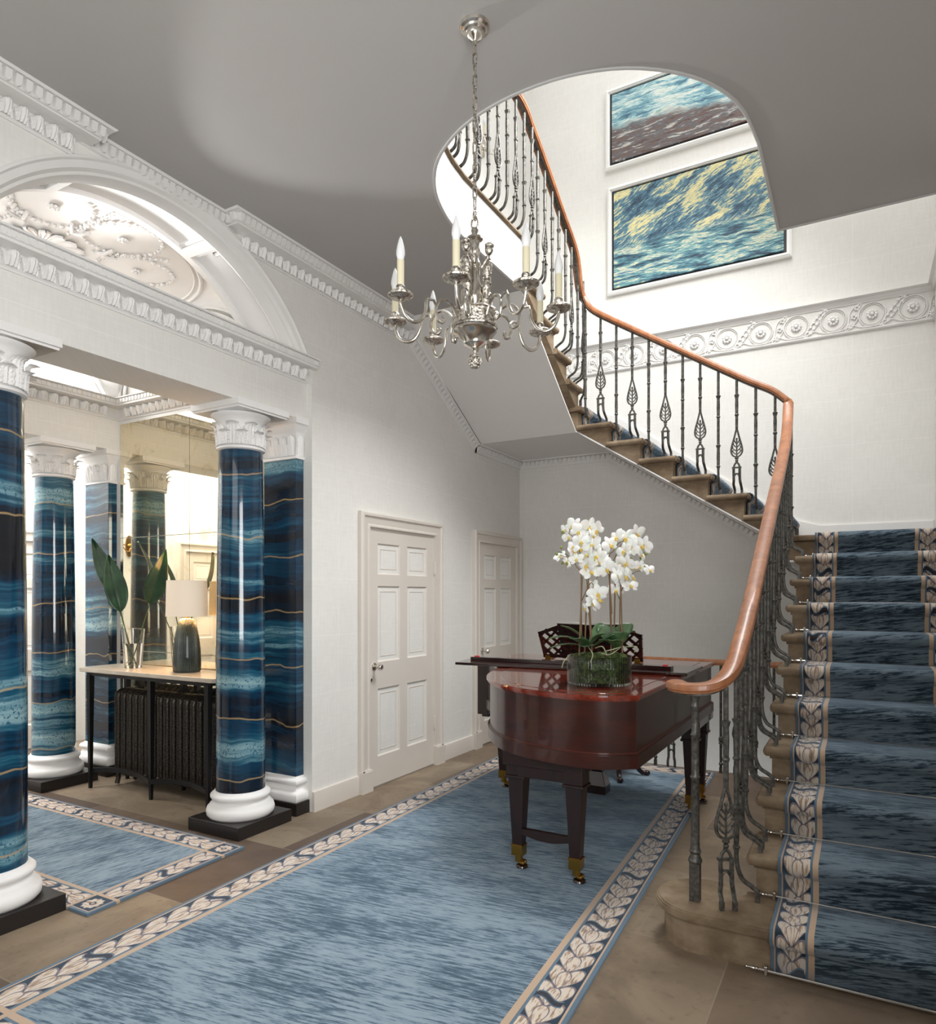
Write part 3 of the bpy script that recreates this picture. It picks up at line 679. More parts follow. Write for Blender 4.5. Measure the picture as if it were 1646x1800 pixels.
# plaster frieze band on the stair wall
g = G(); z0, z1 = 3.765, 4.065; y = YB
def hsweep(g, prof, xa, xb, y): g.sweep(prof, [(xa, y, 0), (xb, y, 0)])
hsweep(g, [(0.0, z1-0.05), (0.008, z1-0.05), (0.012, z1-0.035), (0.02, z1-0.03), (0.024, z1-0.012), (0.045, z1-0.006), (0.05, z1+0.004), (0.0, z1+0.006)], 0.0, RX, y)
hsweep(g, [(0.0, z0-0.004), (0.014, z0), (0.022, z0+0.01), (0.022, z0+0.018), (0.008, z0+0.024), (0.0, z0+0.03)], 0.0, RX, y)
def ringxz(cx, cz, r, n=20): return [(cx+r*math.cos(2*PI*k/n), y-0.006, cz+r*math.sin(2*PI*k/n)) for k in range(n)]
zm = (z0+z1)/2-0.012; px = 0.2965; x = 0.088; i = 0
while x < RX-0.1:
    g.tube(ringxz(x, zm, 0.102), 0.006, 5, closed=True); g.tube(ringxz(x, zm, 0.088), 0.0035, 5, closed=True)
    for k in range(9):
        a = 2*PI*k/9; g.ball((x+0.03*math.cos(a), y-0.01, zm+0.03*math.sin(a)), (0.016, 0.012, 0.016), 6, 4)
    g.ball((x, y-0.018, zm), 0.018, 6, 4)
    xm = x+px/2
    if i % 2 == 0:
        for q in (-0.075, 0.0, 0.075):
            for k in range(5):
                a = 2*PI*k/5; g.ball((xm+0.012+q*0.3+0.016*math.cos(a), y-0.006, zm+q+0.016*math.sin(a)), (0.012, 0.01, 0.012), 5, 4)
        for s in (-1, 1): g.tube(crom([(xm-0.06, y-0.005, zm-0.13), (xm+s*0.03, y-0.006, zm-0.04), (xm+0.02+s*0.03, y-0.006, zm+0.06), (xm+0.07, y-0.004, zm+0.12)], 4), 0.006, 5)
    else:
        for k in range(7):
            t = k/6; cx, cz = xm-0.07+0.15*t, zm-0.11+0.22*t
            for s in (-1, 1): g.ball((cx+s*0.013, y-0.006, cz-s*0.009), (0.016, 0.009, 0.013), 5, 4)
        for s in (-1, 1): g.tube(crom([(xm-0.09, y-0.005, zm-0.125), (xm-0.03+s*0.025, y-0.006, zm-0.05), (xm+0.04+s*0.02, y-0.006, zm+0.05), (xm+0.09, y-0.004, zm+0.12)], 4), 0.006, 5)
    g.tube(crom([(xm-0.13, y-0.004, z0+0.035), (xm-0.05, y-0.006, z0+0.05), (xm, y-0.006, z0+0.07), (xm+0.06, y-0.005, z0+0.045), (xm+0.14, y-0.004, z0+0.035)], 4), 0.007, 5)
    x += px; i += 1
struct('trim_15', g, MAT['trimw'], 'white plaster frieze of circles and rosettes on the stair wall', cat='frieze', ang=50)
g = G(); g.sweep([(0.0, z1-0.05), (0.012, z1-0.05), (0.024, z1-0.012), (0.05, z1), (0.0, z1+0.006)], [(RX, 6.93, 0), (RX, 4.7, 0)])
g.sweep([(0.0, z0-0.004), (0.022, z0+0.008), (0.022, z0+0.018), (0.0, z0+0.03)], [(RX, 6.93, 0), (RX, 4.7, 0)])
struct('trim_16', g, MAT['trimw'], 'return of the frieze mouldings on the right wall', cat='moulding', ang=30)

# skirting
BB = [(0.0, 0.0), (0.02, 0.0), (0.02, 0.125), (0.016, 0.138), (0.0, 0.14)]
g = G()
for a, b in ((3.62, 4.115), (5.30, 5.865)): g.sweep(BB, [(0, a, 0), (0, b, 0)])
struct('baseboard_left', g, MAT['door'], 'cream skirting along the wall with the doors', ang=30)
g = G()
s1 = [(3.79, YB-0.002), (2.72, YB-0.002)]
def skirtback(g):
    lo = [(RX, 1.95), (2.75, 1.95), (2.60, 1.97), (1.04, 3.05), (0.9, 3.10), (0.0, 3.10)]
    hi = [(RX, 2.10), (2.95, 2.10), (2.78, 2.15), (2.64, 2.24), (1.10, 3.30), (0.96, 3.36), (0.0, 3.36)]
    P = hi[::-1]+lo
    g.prism([(x, z) for x, z in P], 0, 0.022, lambda u, v, w: (u, YB-w, v))
skirtback(g)
struct('baseboard_back', g, MAT['trimw'], 'white skirting rising with the stairs on the back wall', smooth=False)
g = G()
lo = [(2.9, 0.0), (6.0, 1.80), (YB, 1.90)]; hi = [(2.9, 0.30), (5.95, 2.10), (YB, 2.10)]
g.prism(lo+hi[::-1], 0, 0.015, lambda u, v, w: (RX-w, u, v))
struct('baseboard_right', g, MAT['trimw'], 'white skirting rising along the right wall', smooth=False)

# doors ----------------------------------------------------------------------
def make_door(name, y0, y1, label, x=0.0, knob_low=True):
    """door in a wall whose face is the plane x, opening between y0 and y1 (leaf)"""
    zt = 2.0; g = G()
    fr = 0.115
    prof = [(0.0, 0.0), (0.0, 0.03), (0.012, 0.042), (0.03, 0.042), (0.04, 0.03), (0.09, 0.022), (0.10, 0.03), (0.112, 0.03), (0.116, 0.0)]
    # architrave: outer to inner offsets, mitred
    loop = [(y0-fr, 0.0), (y0-fr, zt+fr), (y1+fr, zt+fr), (y1+fr, 0.0)]
    vs = []
    for i, (yy, zz_) in enumerate(loop):
        sy = 1 if i < 2 else -1; sz = 0 if i in (0, 3) else -1
        for o, h in prof: vs.append((x+h, yy+sy*o, zz_+sz*o))
    m = len(prof); g.idx(vs, [(i*m+j, (i+1)*m+j, (i+1)*m+j+1, i*m+j+1) for i in range(3) for j in range(m-1)])
    for ya, yb in ((y0-fr-0.008, y0+0.008), (y1-0.008, y1+fr+0.008)):
        g.box(x, x+0.05, ya, yb, 0, 0.155); g.prism([(ya, 0.155), (yb, 0.155), (yb, 0.165), (ya, 0.165)], 0, 0.042, lambda u, v, w: (x+w, u, v))
    root = struct(name, g, MAT['door'], label, ang=30)
    # leaf
    g = G(); W = y1-y0; xf = x+0.010
    ys = [0, 0.115, 0.115+(W-0.335)/2, 0.115+(W-0.335)/2+0.105, W-0.115, W]
    zs = [0.012, 0.235, 0.76, 0.965, 1.555, 1.645, 1.885, zt]
    pan = {(1, 1), (3, 1), (1, 3), (3, 3), (1, 5), (3, 5)}
    for i in range(5):
        for j in range(7):
            a, b, c, d = y0+ys[i], y0+ys[i+1], zs[j], zs[j+1]
            R = lambda o, dx: [(xf+dx, a+o, c+o), (xf+dx, b-o, c+o), (xf+dx, b-o, d-o), (xf+dx, a+o, d-o)]
            if (i, j) in pan:
                seq = [(0, 0), (0.016, -0.014), (0.036, -0.014), (0.040, -0.008), (0.046, -0.008), (0.052, -0.011)]
                for (o1, h1), (o2, h2) in zip(seq, seq[1:]):
                    p, q = R(o1, h1), R(o2, h2)
                    for k in range(4): g.face([p[k], p[(k+1) % 4], q[(k+1) % 4], q[k]])
                g.face(R(*seq[-1]))
            else: g.face(R(0, 0))
    g.face([(xf, y0, zs[0]), (xf, y1, zs[0]), (xf-0.03, y1, zs[0]), (xf-0.03, y0, zs[0])])
    leaf = part('leaf', g, MAT['door'], root, smooth=False)
    g = G(); yk, zk = y0+0.045, 0.935
    rotx = lambda prof, n=14: prof
    def lx(prof, yc, zc, n=16):
        vs = []; m = len(prof)
        for k in range(n):
            a = 2*PI*k/n
            for r, h in prof: vs.append((xf+h, yc+r*math.cos(a), zc+r*math.sin(a)))
        g.idx(vs, [(k*m+j, ((k+1) % n)*m+j, ((k+1) % n)*m+j+1, k*m+j+1) for k in range(n) for j in range(m-1)])
    lx([(0.0, 0.0), (0.03, 0.0), (0.03, 0.006), (0.02, 0.012), (0.009, 0.014), (0.009, 0.036), (0.018, 0.042), (0.026, 0.054), (0.026, 0.064), (0.018, 0.075), (0.0, 0.078)], yk+0.025, zk)
    part('door_knob', g, MAT['silver'], leaf, label='polished round door knob')
    g = G(); lx([(0.0, 0.0), (0.013, 0.0), (0.013, 0.006), (0.0, 0.008)], yk-0.012, zk-0.10)
    part('escutcheon', g, MAT['chrome'], leaf)
    for zh in (0.37, 1.72):
        g = G(); g.tube([(xf+0.008, y1-0.001, zh-0.055), (xf+0.008, y1-0.001, zh+0.055)], 0.007, 8); g.box(xf-0.002, xf+0.003, y1-0.012, y1+0.006, zh-0.05, zh+0.05)
        part('hinge', g, MAT['door'], leaf)
    # the shadow gap under the leaf
    return root
make_door('door_1', 4.235, 5.165, 'cream six panelled door nearer the columns on the left wall')
make_door('door_2', 5.985, 6.815, 'cream six panelled door in the far corner behind the piano')
make_door('door_3', 3.15, 4.05, 'cream door glimpsed between the columns in the room beyond', -3.70)
make_door('door_4', 0.78, 1.70, 'cream door in the room beyond, seen reflected in the mirror', -3.70)

# ---------------------------------------------------------------- columns
def leafy_bell(g, c, r0, r1, z0, z1, n=8, square=None):
    """two tiers of acanthus leaves round a bell, tips curling out"""
    for tier, (za, zb, off) in enumerate(((z0, z0+(z1-z0)*0.62, 0.0), (z0, z1, 0.5))):
        for k in range(n):
            a = 2*PI*(k+off)/n
            def f(u, v):
                x = (u-0.5)*2; h = za+(zb-za)*v
                rr = r0+(r1-r0)*((h-z0)/(z1-z0))**2*0.4+0.006
                curl = 0.0 if v < 0.72 else ((v-0.72)/0.28)
                rr += 0.038*curl**1.4; h -= (zb-za)*0.16*curl**2.2
                wd = (PI*r0/n)*0.92*(0.82+0.16*math.cos(v*PI*9))*(1 if v < 0.7 else math.sqrt(max(0.03, 1-((v-0.7)/0.31)**2)))
                rr += 0.006*math.cos(x*PI*4.2-abs(x)*v*2)*(1-0.4*v)+0.012*(1-x*x)*(0.4+0.6*v)
                ang = a+x*wd/r0
                return (c[0]+rr*math.cos(ang), c[1]+rr*math.sin(ang), h)
            g.grid(f, 16, 18)
def column(x, y, label, first=[None], grp='round blue columns'):
    if first[0]: return dup(first[0], (x, y, 0), 0.0, label)
    root = thing('column', label, 'column', (0, 0, 0), grp)
    g = G(); g.box(-0.225, 0.225, -0.225, 0.225, 0, 0.08); part('plinth', g, MAT['black'], root, smooth=False, bevel=0.004)
    g = G(); g.lathe([(0.0, 0.08), (0.196, 0.08), (0.208, 0.095), (0.212, 0.118), (0.205, 0.142), (0.190, 0.152), (0.190, 0.160), (0.176, 0.172), (0.172, 0.188), (0.178, 0.194), (0.186, 0.206), (0.186, 0.218), (0.176, 0.228), (0.166, 0.232), (0.160, 0.245), (0.0, 0.245)], 48)
    part('base', g, MAT['white'], root, ang=60)
    g = G(); H0, H1 = 0.24, 2.43
    pr = [(0.155, H0), (0.1525, H0+0.02)]+[(0.1525-0.017*max(0, (t-0.25)/0.75)**1.5, H0+0.02+(H1-H0-0.02)*t) for t in [k/14 for k in range(1, 15)]]
    g.lathe(pr, 64); part('shaft', g, MAT['agate'], root, ang=60)
    g = G(); g.lathe([(0.0, 2.40), (0.136, 2.40), (0.150, 2.408), (0.150, 2.420), (0.140, 2.428), (0.137, 2.44), (0.137, 2.56), (0.142, 2.575), (0.152, 2.59), (0.168, 2.607), (0.182, 2.617), (0.186, 2.625), (0.176, 2.632), (0.0, 2.632)], 48)
    leafy_bell(g, (0, 0), 0.138, 0.165, 2.43, 2.585, 9)
    s = 0.20; g.sweep([(0.0, 2.63), (0.004, 2.63), (0.006, 2.640), (0.014, 2.644), (0.014, 2.684), (0.0, 2.684)], [(-s, -s, 0), (-s, s, 0), (s, s, 0), (s, -s, 0)][::-1], closed=True)
    g.box(-s, s, -s, s, 2.63, 2.682)
    part('capital', g, MAT['white'], root, ang=45)
    root.location = (x, y, 0); first[0] = root; return root
column(-0.215, 3.19, 'blue banded column beside the rug corner, right column of the front pair')
column(-0.215, 1.70, 'blue banded column cut by the left edge of the photo')
column(-2.30, 3.19, 'blue banded column behind the console table, on the far side of the lobby')
column(-2.30, 1.70, 'blue banded column of the rear pair seen only in the mirror')
def pilaster(x0, x1, y, s, label):
    """flat pilaster against a lobby side wall at y, projecting s*0.075"""
    root = thing('pilaster', label, 'pilaster', ((x0+x1)/2, y, 0), 'flat blue pilasters')
    d = 0.075
    def ring(o, z0, z1, g):
        ya, yb = sorted((y, y+s*(d+o))); g.box(x0-o, x1+o, ya, yb, z0, z1)
    g = G(); ring(0.055, 0, 0.085, g); part('plinth', g, MAT['black'], root, smooth=False, bevel=0.003)
    pts = [(x0, y), (x0, y+s*d), (x1, y+s*d), (x1, y)]
    path = [(px, py, 0) for px, py in (pts if s > 0 else pts)]
    g = G(); P = [(0.0, 0.085), (0.042, 0.085), (0.05, 0.10), (0.05, 0.13), (0.04, 0.15), (0.028, 0.155), (0.02, 0.17), (0.018, 0.19), (0.03, 0.198), (0.034, 0.215), (0.026, 0.232), (0.01, 0.24), (0.0, 0.25)]
    sw = path if s < 0 else path[::-1]
    g.sweep(P, sw); part('base', g, MAT['white'], root, ang=50)
    g = G(); ring(0, 0.24, 2.43, g); part('shaft', g, MAT['agate'], root, smooth=False, bevel=0.003)
    g = G(); g.sweep([(0.0, 2.41), (0.012, 2.412), (0.012, 2.428), (0.003, 2.434), (0.003, 2.575), (0.012, 2.60), (0.03, 2.618), (0.034, 2.63), (0.04, 2.64), (0.048, 2.644), (0.048, 2.684), (0.0, 2.684)], sw)
    leaf_row(g, (x0, y+s*(d+0.002), 0), (x1, y+s*(d+0.002), 0), (0, s), 2.432, 0.14, (x1-x0)/4, 0.03)
    leaf_row(g, (x0, y+s*(d+0.004), 0), (x1, y+s*(d+0.004), 0), (0, s), 2.432, 0.09, (x1-x0)/5, 0.024)
    for xx, sx in ((x0-0.002, -1), (x1+0.002, 1)): leaf_row(g, (xx, y, 0), (xx, y+s*d, 0), (sx, 0), 2.432, 0.14, d, 0.02)
    part('capital', g, MAT['white'], root, ang=45)
pilaster(-0.375, -0.075, 3.62, -1, 'square blue pilaster against the wall end right of the front column')
pilaster(-2.46, -2.14, 3.62, -1, 'square blue pilaster left of the mirror, behind the leaf vase')
# ---------------------------------------------------------------- staircase
R_, GO1 = 0.177, 0.302
R1 = lambda k: 2.97+GO1*(k-1)
R2 = lambda k: 2.73-0.2815*(k-12)
R3 = lambda k: 6.0-0.29*(k-19)
XE, YE, X3 = 2.87, 5.96, 1.03        # faces of the open ends of the three flights
stair = thing('staircase', 'stone staircase of three flights curling up round the hall to the upper floor', 'staircase', (3.3, 2.95, 0))
def step_mesh(k, u0, u1, W, f, first=False):
    g = G(); t = R_*k
    nose = [(u0-0.032, t-0.045), (u0-0.040, t-0.034), (u0-0.043, t-0.02), (u0-0.038, t-0.006), (u0-0.028, t), (u1+0.015, t), (u1+0.015, t-0.045)]
    vs = []; m = len(nose)
    for v, sh in ((-0.028, 0.0), (-0.033, 0.004), (W, 0.0)):
        pass
    g.prism(nose, -0.026, W, lambda u, z, v: f(u, v, z))
    # rounded return nosing along the open end
    ret = [(-0.026, t-0.045), (-0.036, t-0.036), (-0.040, t-0.022), (-0.036, t-0.007), (-0.026, t)]
    g.prism(ret, u0-0.030, u1+0.0, lambda v, z, u: f(u, v, z))
    so = lambda u: t-0.045-R_*(u1-u)/(u1-u0)
    body = [(u0, t-0.045), (u0, max(0.0, so(u0))), (u1, max(0.0, so(u1))), (u1+0.01, t-0.045)]
    g.prism(body, 0.0, W, lambda u, z, v: f(u, v, z))
    # little bed moulding under the nosing
    g.prism([(u0-0.012, t-0.045), (u0-0.004, t-0.062), (u0, t-0.062), (u0, t-0.045)], -0.01, W, lambda u, z, v: f(u, v, z))
    return g
f1 = lambda u, v, z: (XE+v, u, z)
f2 = lambda u, v, z: (-u, YE+v, z)
f3 = lambda u, v, z: (X3-v, -u, z)
# curtail step
g = G()
def curtail(o):
    return [(RX, R1(1)-o), (2.74, R1(1)-o)]+arc(2.675, 3.135, 0.165+o, -PI/2-0.05, -PI/2-PI*1.12, 18)+[(2.80, 3.20-o*0.3), (2.84-o*0.3, 3.24), (2.84-o*0.3, R1(2)+0.01), (RX, R1(2)+0.01)]
P = curtail(0.0)[::-1]; g.prism(P, 0.0, 0.135)
for o, a, b in ((0.02, 0.132, 0.142), (0.032, 0.142, 0.152), (0.036, 0.152, 0.164), (0.032, 0.164, 0.172), (0.024, 0.172, 0.177)): g.prism(curtail(o)[::-1], a, b)
part('step', g, MAT['stone'], stair, ang=50)
for k in range(2, 11): part('step', step_mesh(k, R1(k), R1(k+1), RX-XE, f1), MAT['stone'], stair, ang=50)
for k in range(12, 18): part('step', step_mesh(k, -R2(k), -R2(k+1), YB-YE, f2), MAT['stone'], stair, ang=50)
for k in range(19, 23): part('step', step_mesh(k, -R3(k), -R3(k+1), X3, f3), MAT['stone'], stair, ang=50)
g = G(); t = R_*11; g.box(2.71, RX, R1(11)-0.04, YB, t-0.045, t); g.box(2.74, RX, R1(11), YB, t-0.19, t-0.045)
part('landing', g, MAT['stone'], stair, smooth=False, bevel=0.012)
g = G(); t = R_*18; g.box(0, R2(18)+0.04, YE-0.03, YB, t-0.045, t); g.box(0, R2(18), YE, YB, t-0.19, t-0.045)
part('landing', g, MAT['stone'], stair, smooth=False, bevel=0.012)
# plastered underside
g = G(); th = 0.014
z11 = R_*11-0.19
def slab(g, pts): # pts: bottom quad, thickened upward
    g.idx([p for p in pts]+[(p[0], p[1], p[2]+th) for p in pts], [(3,2,1,0),(4,5,6,7),(0,1,5,4),(1,2,6,5),(2,3,7,6),(3,0,4,7)])
sofF2 = lambda x: R_*11-0.045-th-0.004+R_*(2.73-x)/0.2815
e = 0.006
slab(g, [(R2(12), YE-e, sofF2(2.73)), (R2(12), YB, sofF2(2.73)), (R2(18), YB, sofF2(1.04)), (R2(18), YE-e, sofF2(1.04))])
zl = sofF2(1.04)
slab(g, [(R2(18), YE-0.03, zl), (R2(18), YB, zl), (0, YB, zl), (0, YE-0.03, zl)])
zt_ = ZC; yt = YE-0.03-(zt_-zl)*0.29/R_
slab(g, [(X3+e, YE-0.03, zl), (0, YE-0.03, zl), (0, yt-0.02, zt_), (X3+e+0.06, yt-0.02, zt_)])
slab(g, [(2.73, R1(11), z11-th), (RX, R1(11), z11-th), (RX, YB, z11-th), (2.73, YB, z11-th)])
s0 = lambda y: R_*0-0.045-th+R_*(y-R1(1))/GO1
slab(g, [(XE-e, R1(3), s0(R1(3))), (RX, R1(3), s0(R1(3))), (RX, R1(11), s0(R1(11))), (XE-e, R1(11), s0(R1(11)))])
part('soffit', g, MAT['soffit'], stair, smooth=False, label='plastered underside of the stairs')

# sloping dentil strip where the stair soffit meets the walls
g = G()
def rake(g, pts, out, n_out=0.03):
    for a, b in zip(pts, pts[1:]):
        a = Vector(a); b = Vector(b); L = (b-a).length; t = (b-a)/L; o = Vector((out[0], out[1], 0)); up = o.cross(t); up = up if up.z > 0 else -up
        sec = [(0, 0), (0, -0.082), (0.014, -0.082), (0.018, -0.070), (0.02, -0.02), (0.06, -0.012), (0.065, 0)]
        vs = [p+o*x+up*z for p in (a, b) for x, z in sec]; m = len(sec)
        g.idx(vs, [(j, j+1, m+j+1, m+j) for j in range(m-1)])
        k = int(L/0.05)
        for i in range(k):
            c = a+t*((i+0.5)*L/k); w = 0.015
            q = [c+t*sx*w+o*ox+up*z for ox, z in ((0.018, -0.066), (0.05, -0.018)) for sx in (-1, 1)]
            q2 = [c+t*sx*w+o*0.012+up*z for z in (-0.07, -0.022) for sx in (-1, 1)]
            g.idx(q+q2, [(0, 1, 3, 2), (0, 2, 6, 4), (1, 5, 7, 3), (0, 4, 5, 1)])
rake(g, [(0, yt-0.02, ZC), (0, YE-0.03, zl), (0, YB, zl)], (1, 0))
rake(g, [(0, YB, zl), (R2(18), YB, zl), (R2(12), YB, sofF2(2.73))], (0, -1))
struct('trim_14', g, MAT['trimw'], 'small dentil moulding along the slope under the stairs', cat='moulding', ang=30)

# stair carpet and rods ------------------------------------------------------
run = thing('stair_carpet', 'blue streaked stair runner with cream leaf borders', 'stair carpet', (3.36, 2.95, 0.0))
def runner_path(ks, rise, topu, lift=0.009):
    """(u,z) points up the steps; ks = [(k, riser_u)]"""
    pts = []
    for k, u in ks:
        b, t = R_*(k-1), R_*k
        pts += [(u-lift, b+0.012), (u-lift, t-0.064), (u-0.034, t-0.05), (u-0.049, t-0.034), (u-0.053, t-0.018), (u-0.046, t+0.001), (u-0.030, t+lift)]
    pts += [(topu, R_*ks[-1][0]+lift)]
    # small fillet at the back of each tread
    out = []
    for p in pts: out.append(p)
    return out
def runner(pts, c, hw, f, name='runner', flip=1):
    g = G(); s = 0.0
    for (a, b), (c2, d) in zip(pts, pts[1:]):
        L = math.hypot(c2-a, d-b); nseg = 4
        for i in range(nseg):
            v0, v1 = -hw+2*hw*i/nseg, -hw+2*hw*(i+1)/nseg
            g.face([f(a, c+v0, b), f(a, c+v1, b), f(c2, c+v1, d), f(c2, c+v0, d)], [(v0, s), (v1, s), (v1, s+L), (v0, s+L)])
        s += L
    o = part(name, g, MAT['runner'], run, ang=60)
    m = o.modifiers.new('pile', 'SOLIDIFY'); m.thickness = 0.008; m.offset = 1 if flip > 0 else -1
    return o
ks = [(k, R1(k)) for k in range(1, 12)]
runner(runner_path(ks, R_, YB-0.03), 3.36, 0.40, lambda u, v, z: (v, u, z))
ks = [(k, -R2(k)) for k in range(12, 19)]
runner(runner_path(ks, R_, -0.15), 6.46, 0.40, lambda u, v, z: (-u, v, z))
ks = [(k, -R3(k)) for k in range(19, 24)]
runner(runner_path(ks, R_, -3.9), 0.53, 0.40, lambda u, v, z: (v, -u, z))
rod0 = None
for k in range(1, 12):
    lab = 'thin steel carpet rod at the foot of step %s of the first flight' % ('one two three four five six seven eight nine ten eleven'.split()[k-1])
    if k == 1: lab = 'lowest thin steel carpet rod, lying at floor level'
    if k == 11: lab = 'highest steel carpet rod in the first flight'
    loc = (3.36, R1(k)-0.03, R_*(k-1)+0.016)
    if rod0 is None:
        rod0 = thing('stair_rod', lab, 'carpet rod', (0, 0, 0), 'carpet rods of the first flight')
        g = G(); g.tube([(-0.44, 0, 0), (0.42, 0, 0)], 0.0055, 8); part('rod', g, MAT['chrome'], rod0)
        for sx in (-1, 1):
            g = G(); x = sx*0.415; g.box(x-0.006, x+0.006, -0.012, 0.014, -0.014, 0.02); part('bracket', g, MAT['chrome'], rod0, bevel=0.002)
        g = G()
        for i, (dx, r) in enumerate(((0, .005), (.006, .009), (.012, .005), (.018, .0085), (.028, .0075), (.040, .003), (.046, .004), (.052, .0))): pass
        pr = [(.0, .0), (.006, .0), (.009, .006), (.005, .012), (.0085, .02), (.007, .03), (.003, .042), (.0045, .048), (.0, .054)]
        vs = []; n = 10
        for i in range(n):
            a = 2*PI*i/n
            for r, h in pr: vs.append((-0.44-h, r*math.cos(a), r*math.sin(a)))
        m = len(pr); g.idx(vs, [(i*m+j, ((i+1) % n)*m+j, ((i+1) % n)*m+j+1, i*m+j+1) for i in range(n) for j in range(m-1)])
        part('finial', g, MAT['chrome'], rod0)
        rod0.location = loc
    else: dup(rod0, loc, 0, lab)

# balustrade -----------------------------------------------------------------
def collar(g, x, y, z, r, h=0.016):
    g.lathe([(r*0.55, z-h*0.6), (r*0.85, z-h*0.35), (r, z), (r*0.85, z+h*0.35), (r*0.55, z+h*0.6)], 8, (x, y, 0))
def flare(g, x, y, z, s=1):
    g.lathe([(0.010, z-s*0.035), (0.012, z-s*0.02), (0.020, z), (0.012, z+s*0.004), (0.009, z+s*0.006)] if s > 0 else [(0.009, z-0.006), (0.012, z-0.004), (0.020, z), (0.012, z+0.02), (0.010, z+0.035)], 8, (x, y, 0))
def baluster_plain(H, d=0.085, foot=True):
    g = G()
    if foot:
        g.box(-0.010, 0.010, d-0.009, d+0.009, 0, 0.05)
        g.tube(crom([(0, d, 0.045), (0, d*0.72, 0.062), (0, d*0.3, 0.085), (0, 0.006, 0.13), (0, 0, 0.18), (0, 0, 0.21)], 4), 0.010, 8)
        b = 0.20
    else: b = 0.0; g.box(-0.012, 0.012, -0.012, 0.012, 0, 0.05); g.ball((0, 0, 0.075), 0.018, 8, 5)
    g.tube([(0, 0, b), (0, 0, H)], 0.0112, 8)
    zs = (b+0.02, b+0.19) if foot else (0.28, 0.72)
    for z in ((zs[0], zs[1], H*0.62, H*0.62+0.16) if foot else zs):
        collar(g, 0, 0, z, 0.0165)
    if foot:
        for z0 in (zs[0], H*0.62): g.tube([(0, 0, z0+0.01), (0, 0, z0+0.08), (0, 0, z0+0.15)], [0.0115, 0.0135, 0.0115], 8); flare(g, 0, 0, z0+0.17)
    else:
        for z in zs: g.ball((0, 0, z), (0.02, 0.02, 0.03), 8, 5); flare(g, 0, 0, z-0.035, -1)
    return g
def baluster_leaf(H, d=0.085, foot=True):
    g = G(); w = 0.027
    for s in (-1, 1):
        if foot:
            g.box(s*w-0.009, s*w+0.009, d-0.009, d+0.009, 0, 0.045)
            g.tube(crom([(s*w, d, 0.04), (s*w, d*0.72, 0.06), (s*w, d*0.3, 0.085), (s*w*0.85, 0.006, 0.13), (s*w*0.85, 0, 0.24)], 4), 0.0105, 6)
        else: g.tube([(s*w*1.1, 0, 0), (s*w*1.1, 0, 0.06), (s*w*0.85, 0, 0.11), (s*w*0.85, 0, 0.24)], 0.0105, 6)
        g.tube(crom([(s*w*0.85, 0, 0.245), (s*w*0.6, 0, 0.272), (s*0.004, 0, 0.292), (-s*0.006, 0, 0.302)], 4), 0.0078, 6)
        # outline of the leaf loop
        g.tube(crom([(s*0.004, 0, 0.345), (s*0.030, 0, 0.365), (s*0.042, 0, 0.405), (s*0.036, 0, 0.46), (s*0.020, 0, 0.53), (s*0.006, 0, 0.60), (0, 0, 0.62)], 5), 0.0075, 6)
        for i in range(4):
            z = 0.37+0.035*i; L = 0.034-0.006*abs(i-0.6)
            g.tube(crom([(0, 0, z), (s*L*0.5, 0, z+0.012), (s*L, 0, z+0.034), (s*L*0.8, 0, z+0.045)], 3), 0.0056, 5)
    g.box(-w*0.85-0.012, w*0.85+0.012, -0.011, 0.011, 0.238, 0.250)
    g.tube(crom([(-w*0.85, 0, 0.150), (-w*0.4, 0, 0.176), (0, 0, 0.182), (w*0.4, 0, 0.176), (w*0.85, 0, 0.150)], 4), 0.007, 6)
    g.box(-w*0.85, w*0.85, -0.006, 0.006, 0.182, 0.190)
    g.ball((0, 0, 0.312), (0.013, 0.011, 0.014), 8, 5); g.ball((0, 0, 0.335), (0.017, 0.012, 0.012), 8, 5)
    g.tube([(0, 0, 0.34), (0, 0, 0.52)], 0.006, 6); g.ball((0, 0, 0.525), 0.009, 6, 4)
    g.tube([(0, 0, 0.61), (0, 0, 0.68), (0, 0, H)], [0.0105, 0.0112, 0.0105], 8)
    if H > 0.8:
        collar(g, 0, 0, 0.70, 0.0165); g.tube([(0, 0, 0.71), (0, 0, 0.76), (0, 0, 0.80)], [0.0115, 0.0135, 0.0115], 8); flare(g, 0, 0, 0.815)
    g.v = [(x, y, z*0.82 if z < 0.62 else z-0.1116*(H-z)/(H-0.62)) for x, y, z in g.v]
    return g
bal = thing('stair_balustrade', 'wrought iron stair balustrade with a polished wooden handrail', 'balustrade', (2.65, 3.07, 0.177))
BMESH = {}
def put_baluster(kind, x, y, z, H, dirx, diry):
    """(dirx,diry): horizontal direction towards the stair (foot side)"""
    key = (kind, round(H, 2))
    if key not in BMESH: BMESH[key] = mesh_of(baluster_plain(round(H, 2)) if kind == 'p' else baluster_leaf(round(H, 2), 0.085 if kind == 'l' else 0.03), 'baluster', MAT['iron'])
    o = bpy.data.objects.new('baluster', BMESH[key]); C.objects.link(o); o.parent = bal
    o.location = Vector((x, y, z))-ORG[bal]; o.rotation_euler = (0, 0, math.atan2(diry, dirx)-PI/2)
    o['label'] = 'plain fluted baluster' if kind == 'p' else 'baluster with an openwork leaf'
LX1, LY2, LX3 = 2.80, 5.89, 1.10
RAILH = 0.90
z1 = lambda y: R_+(y-(R1(1)-0.03))*R_/GO1+RAILH
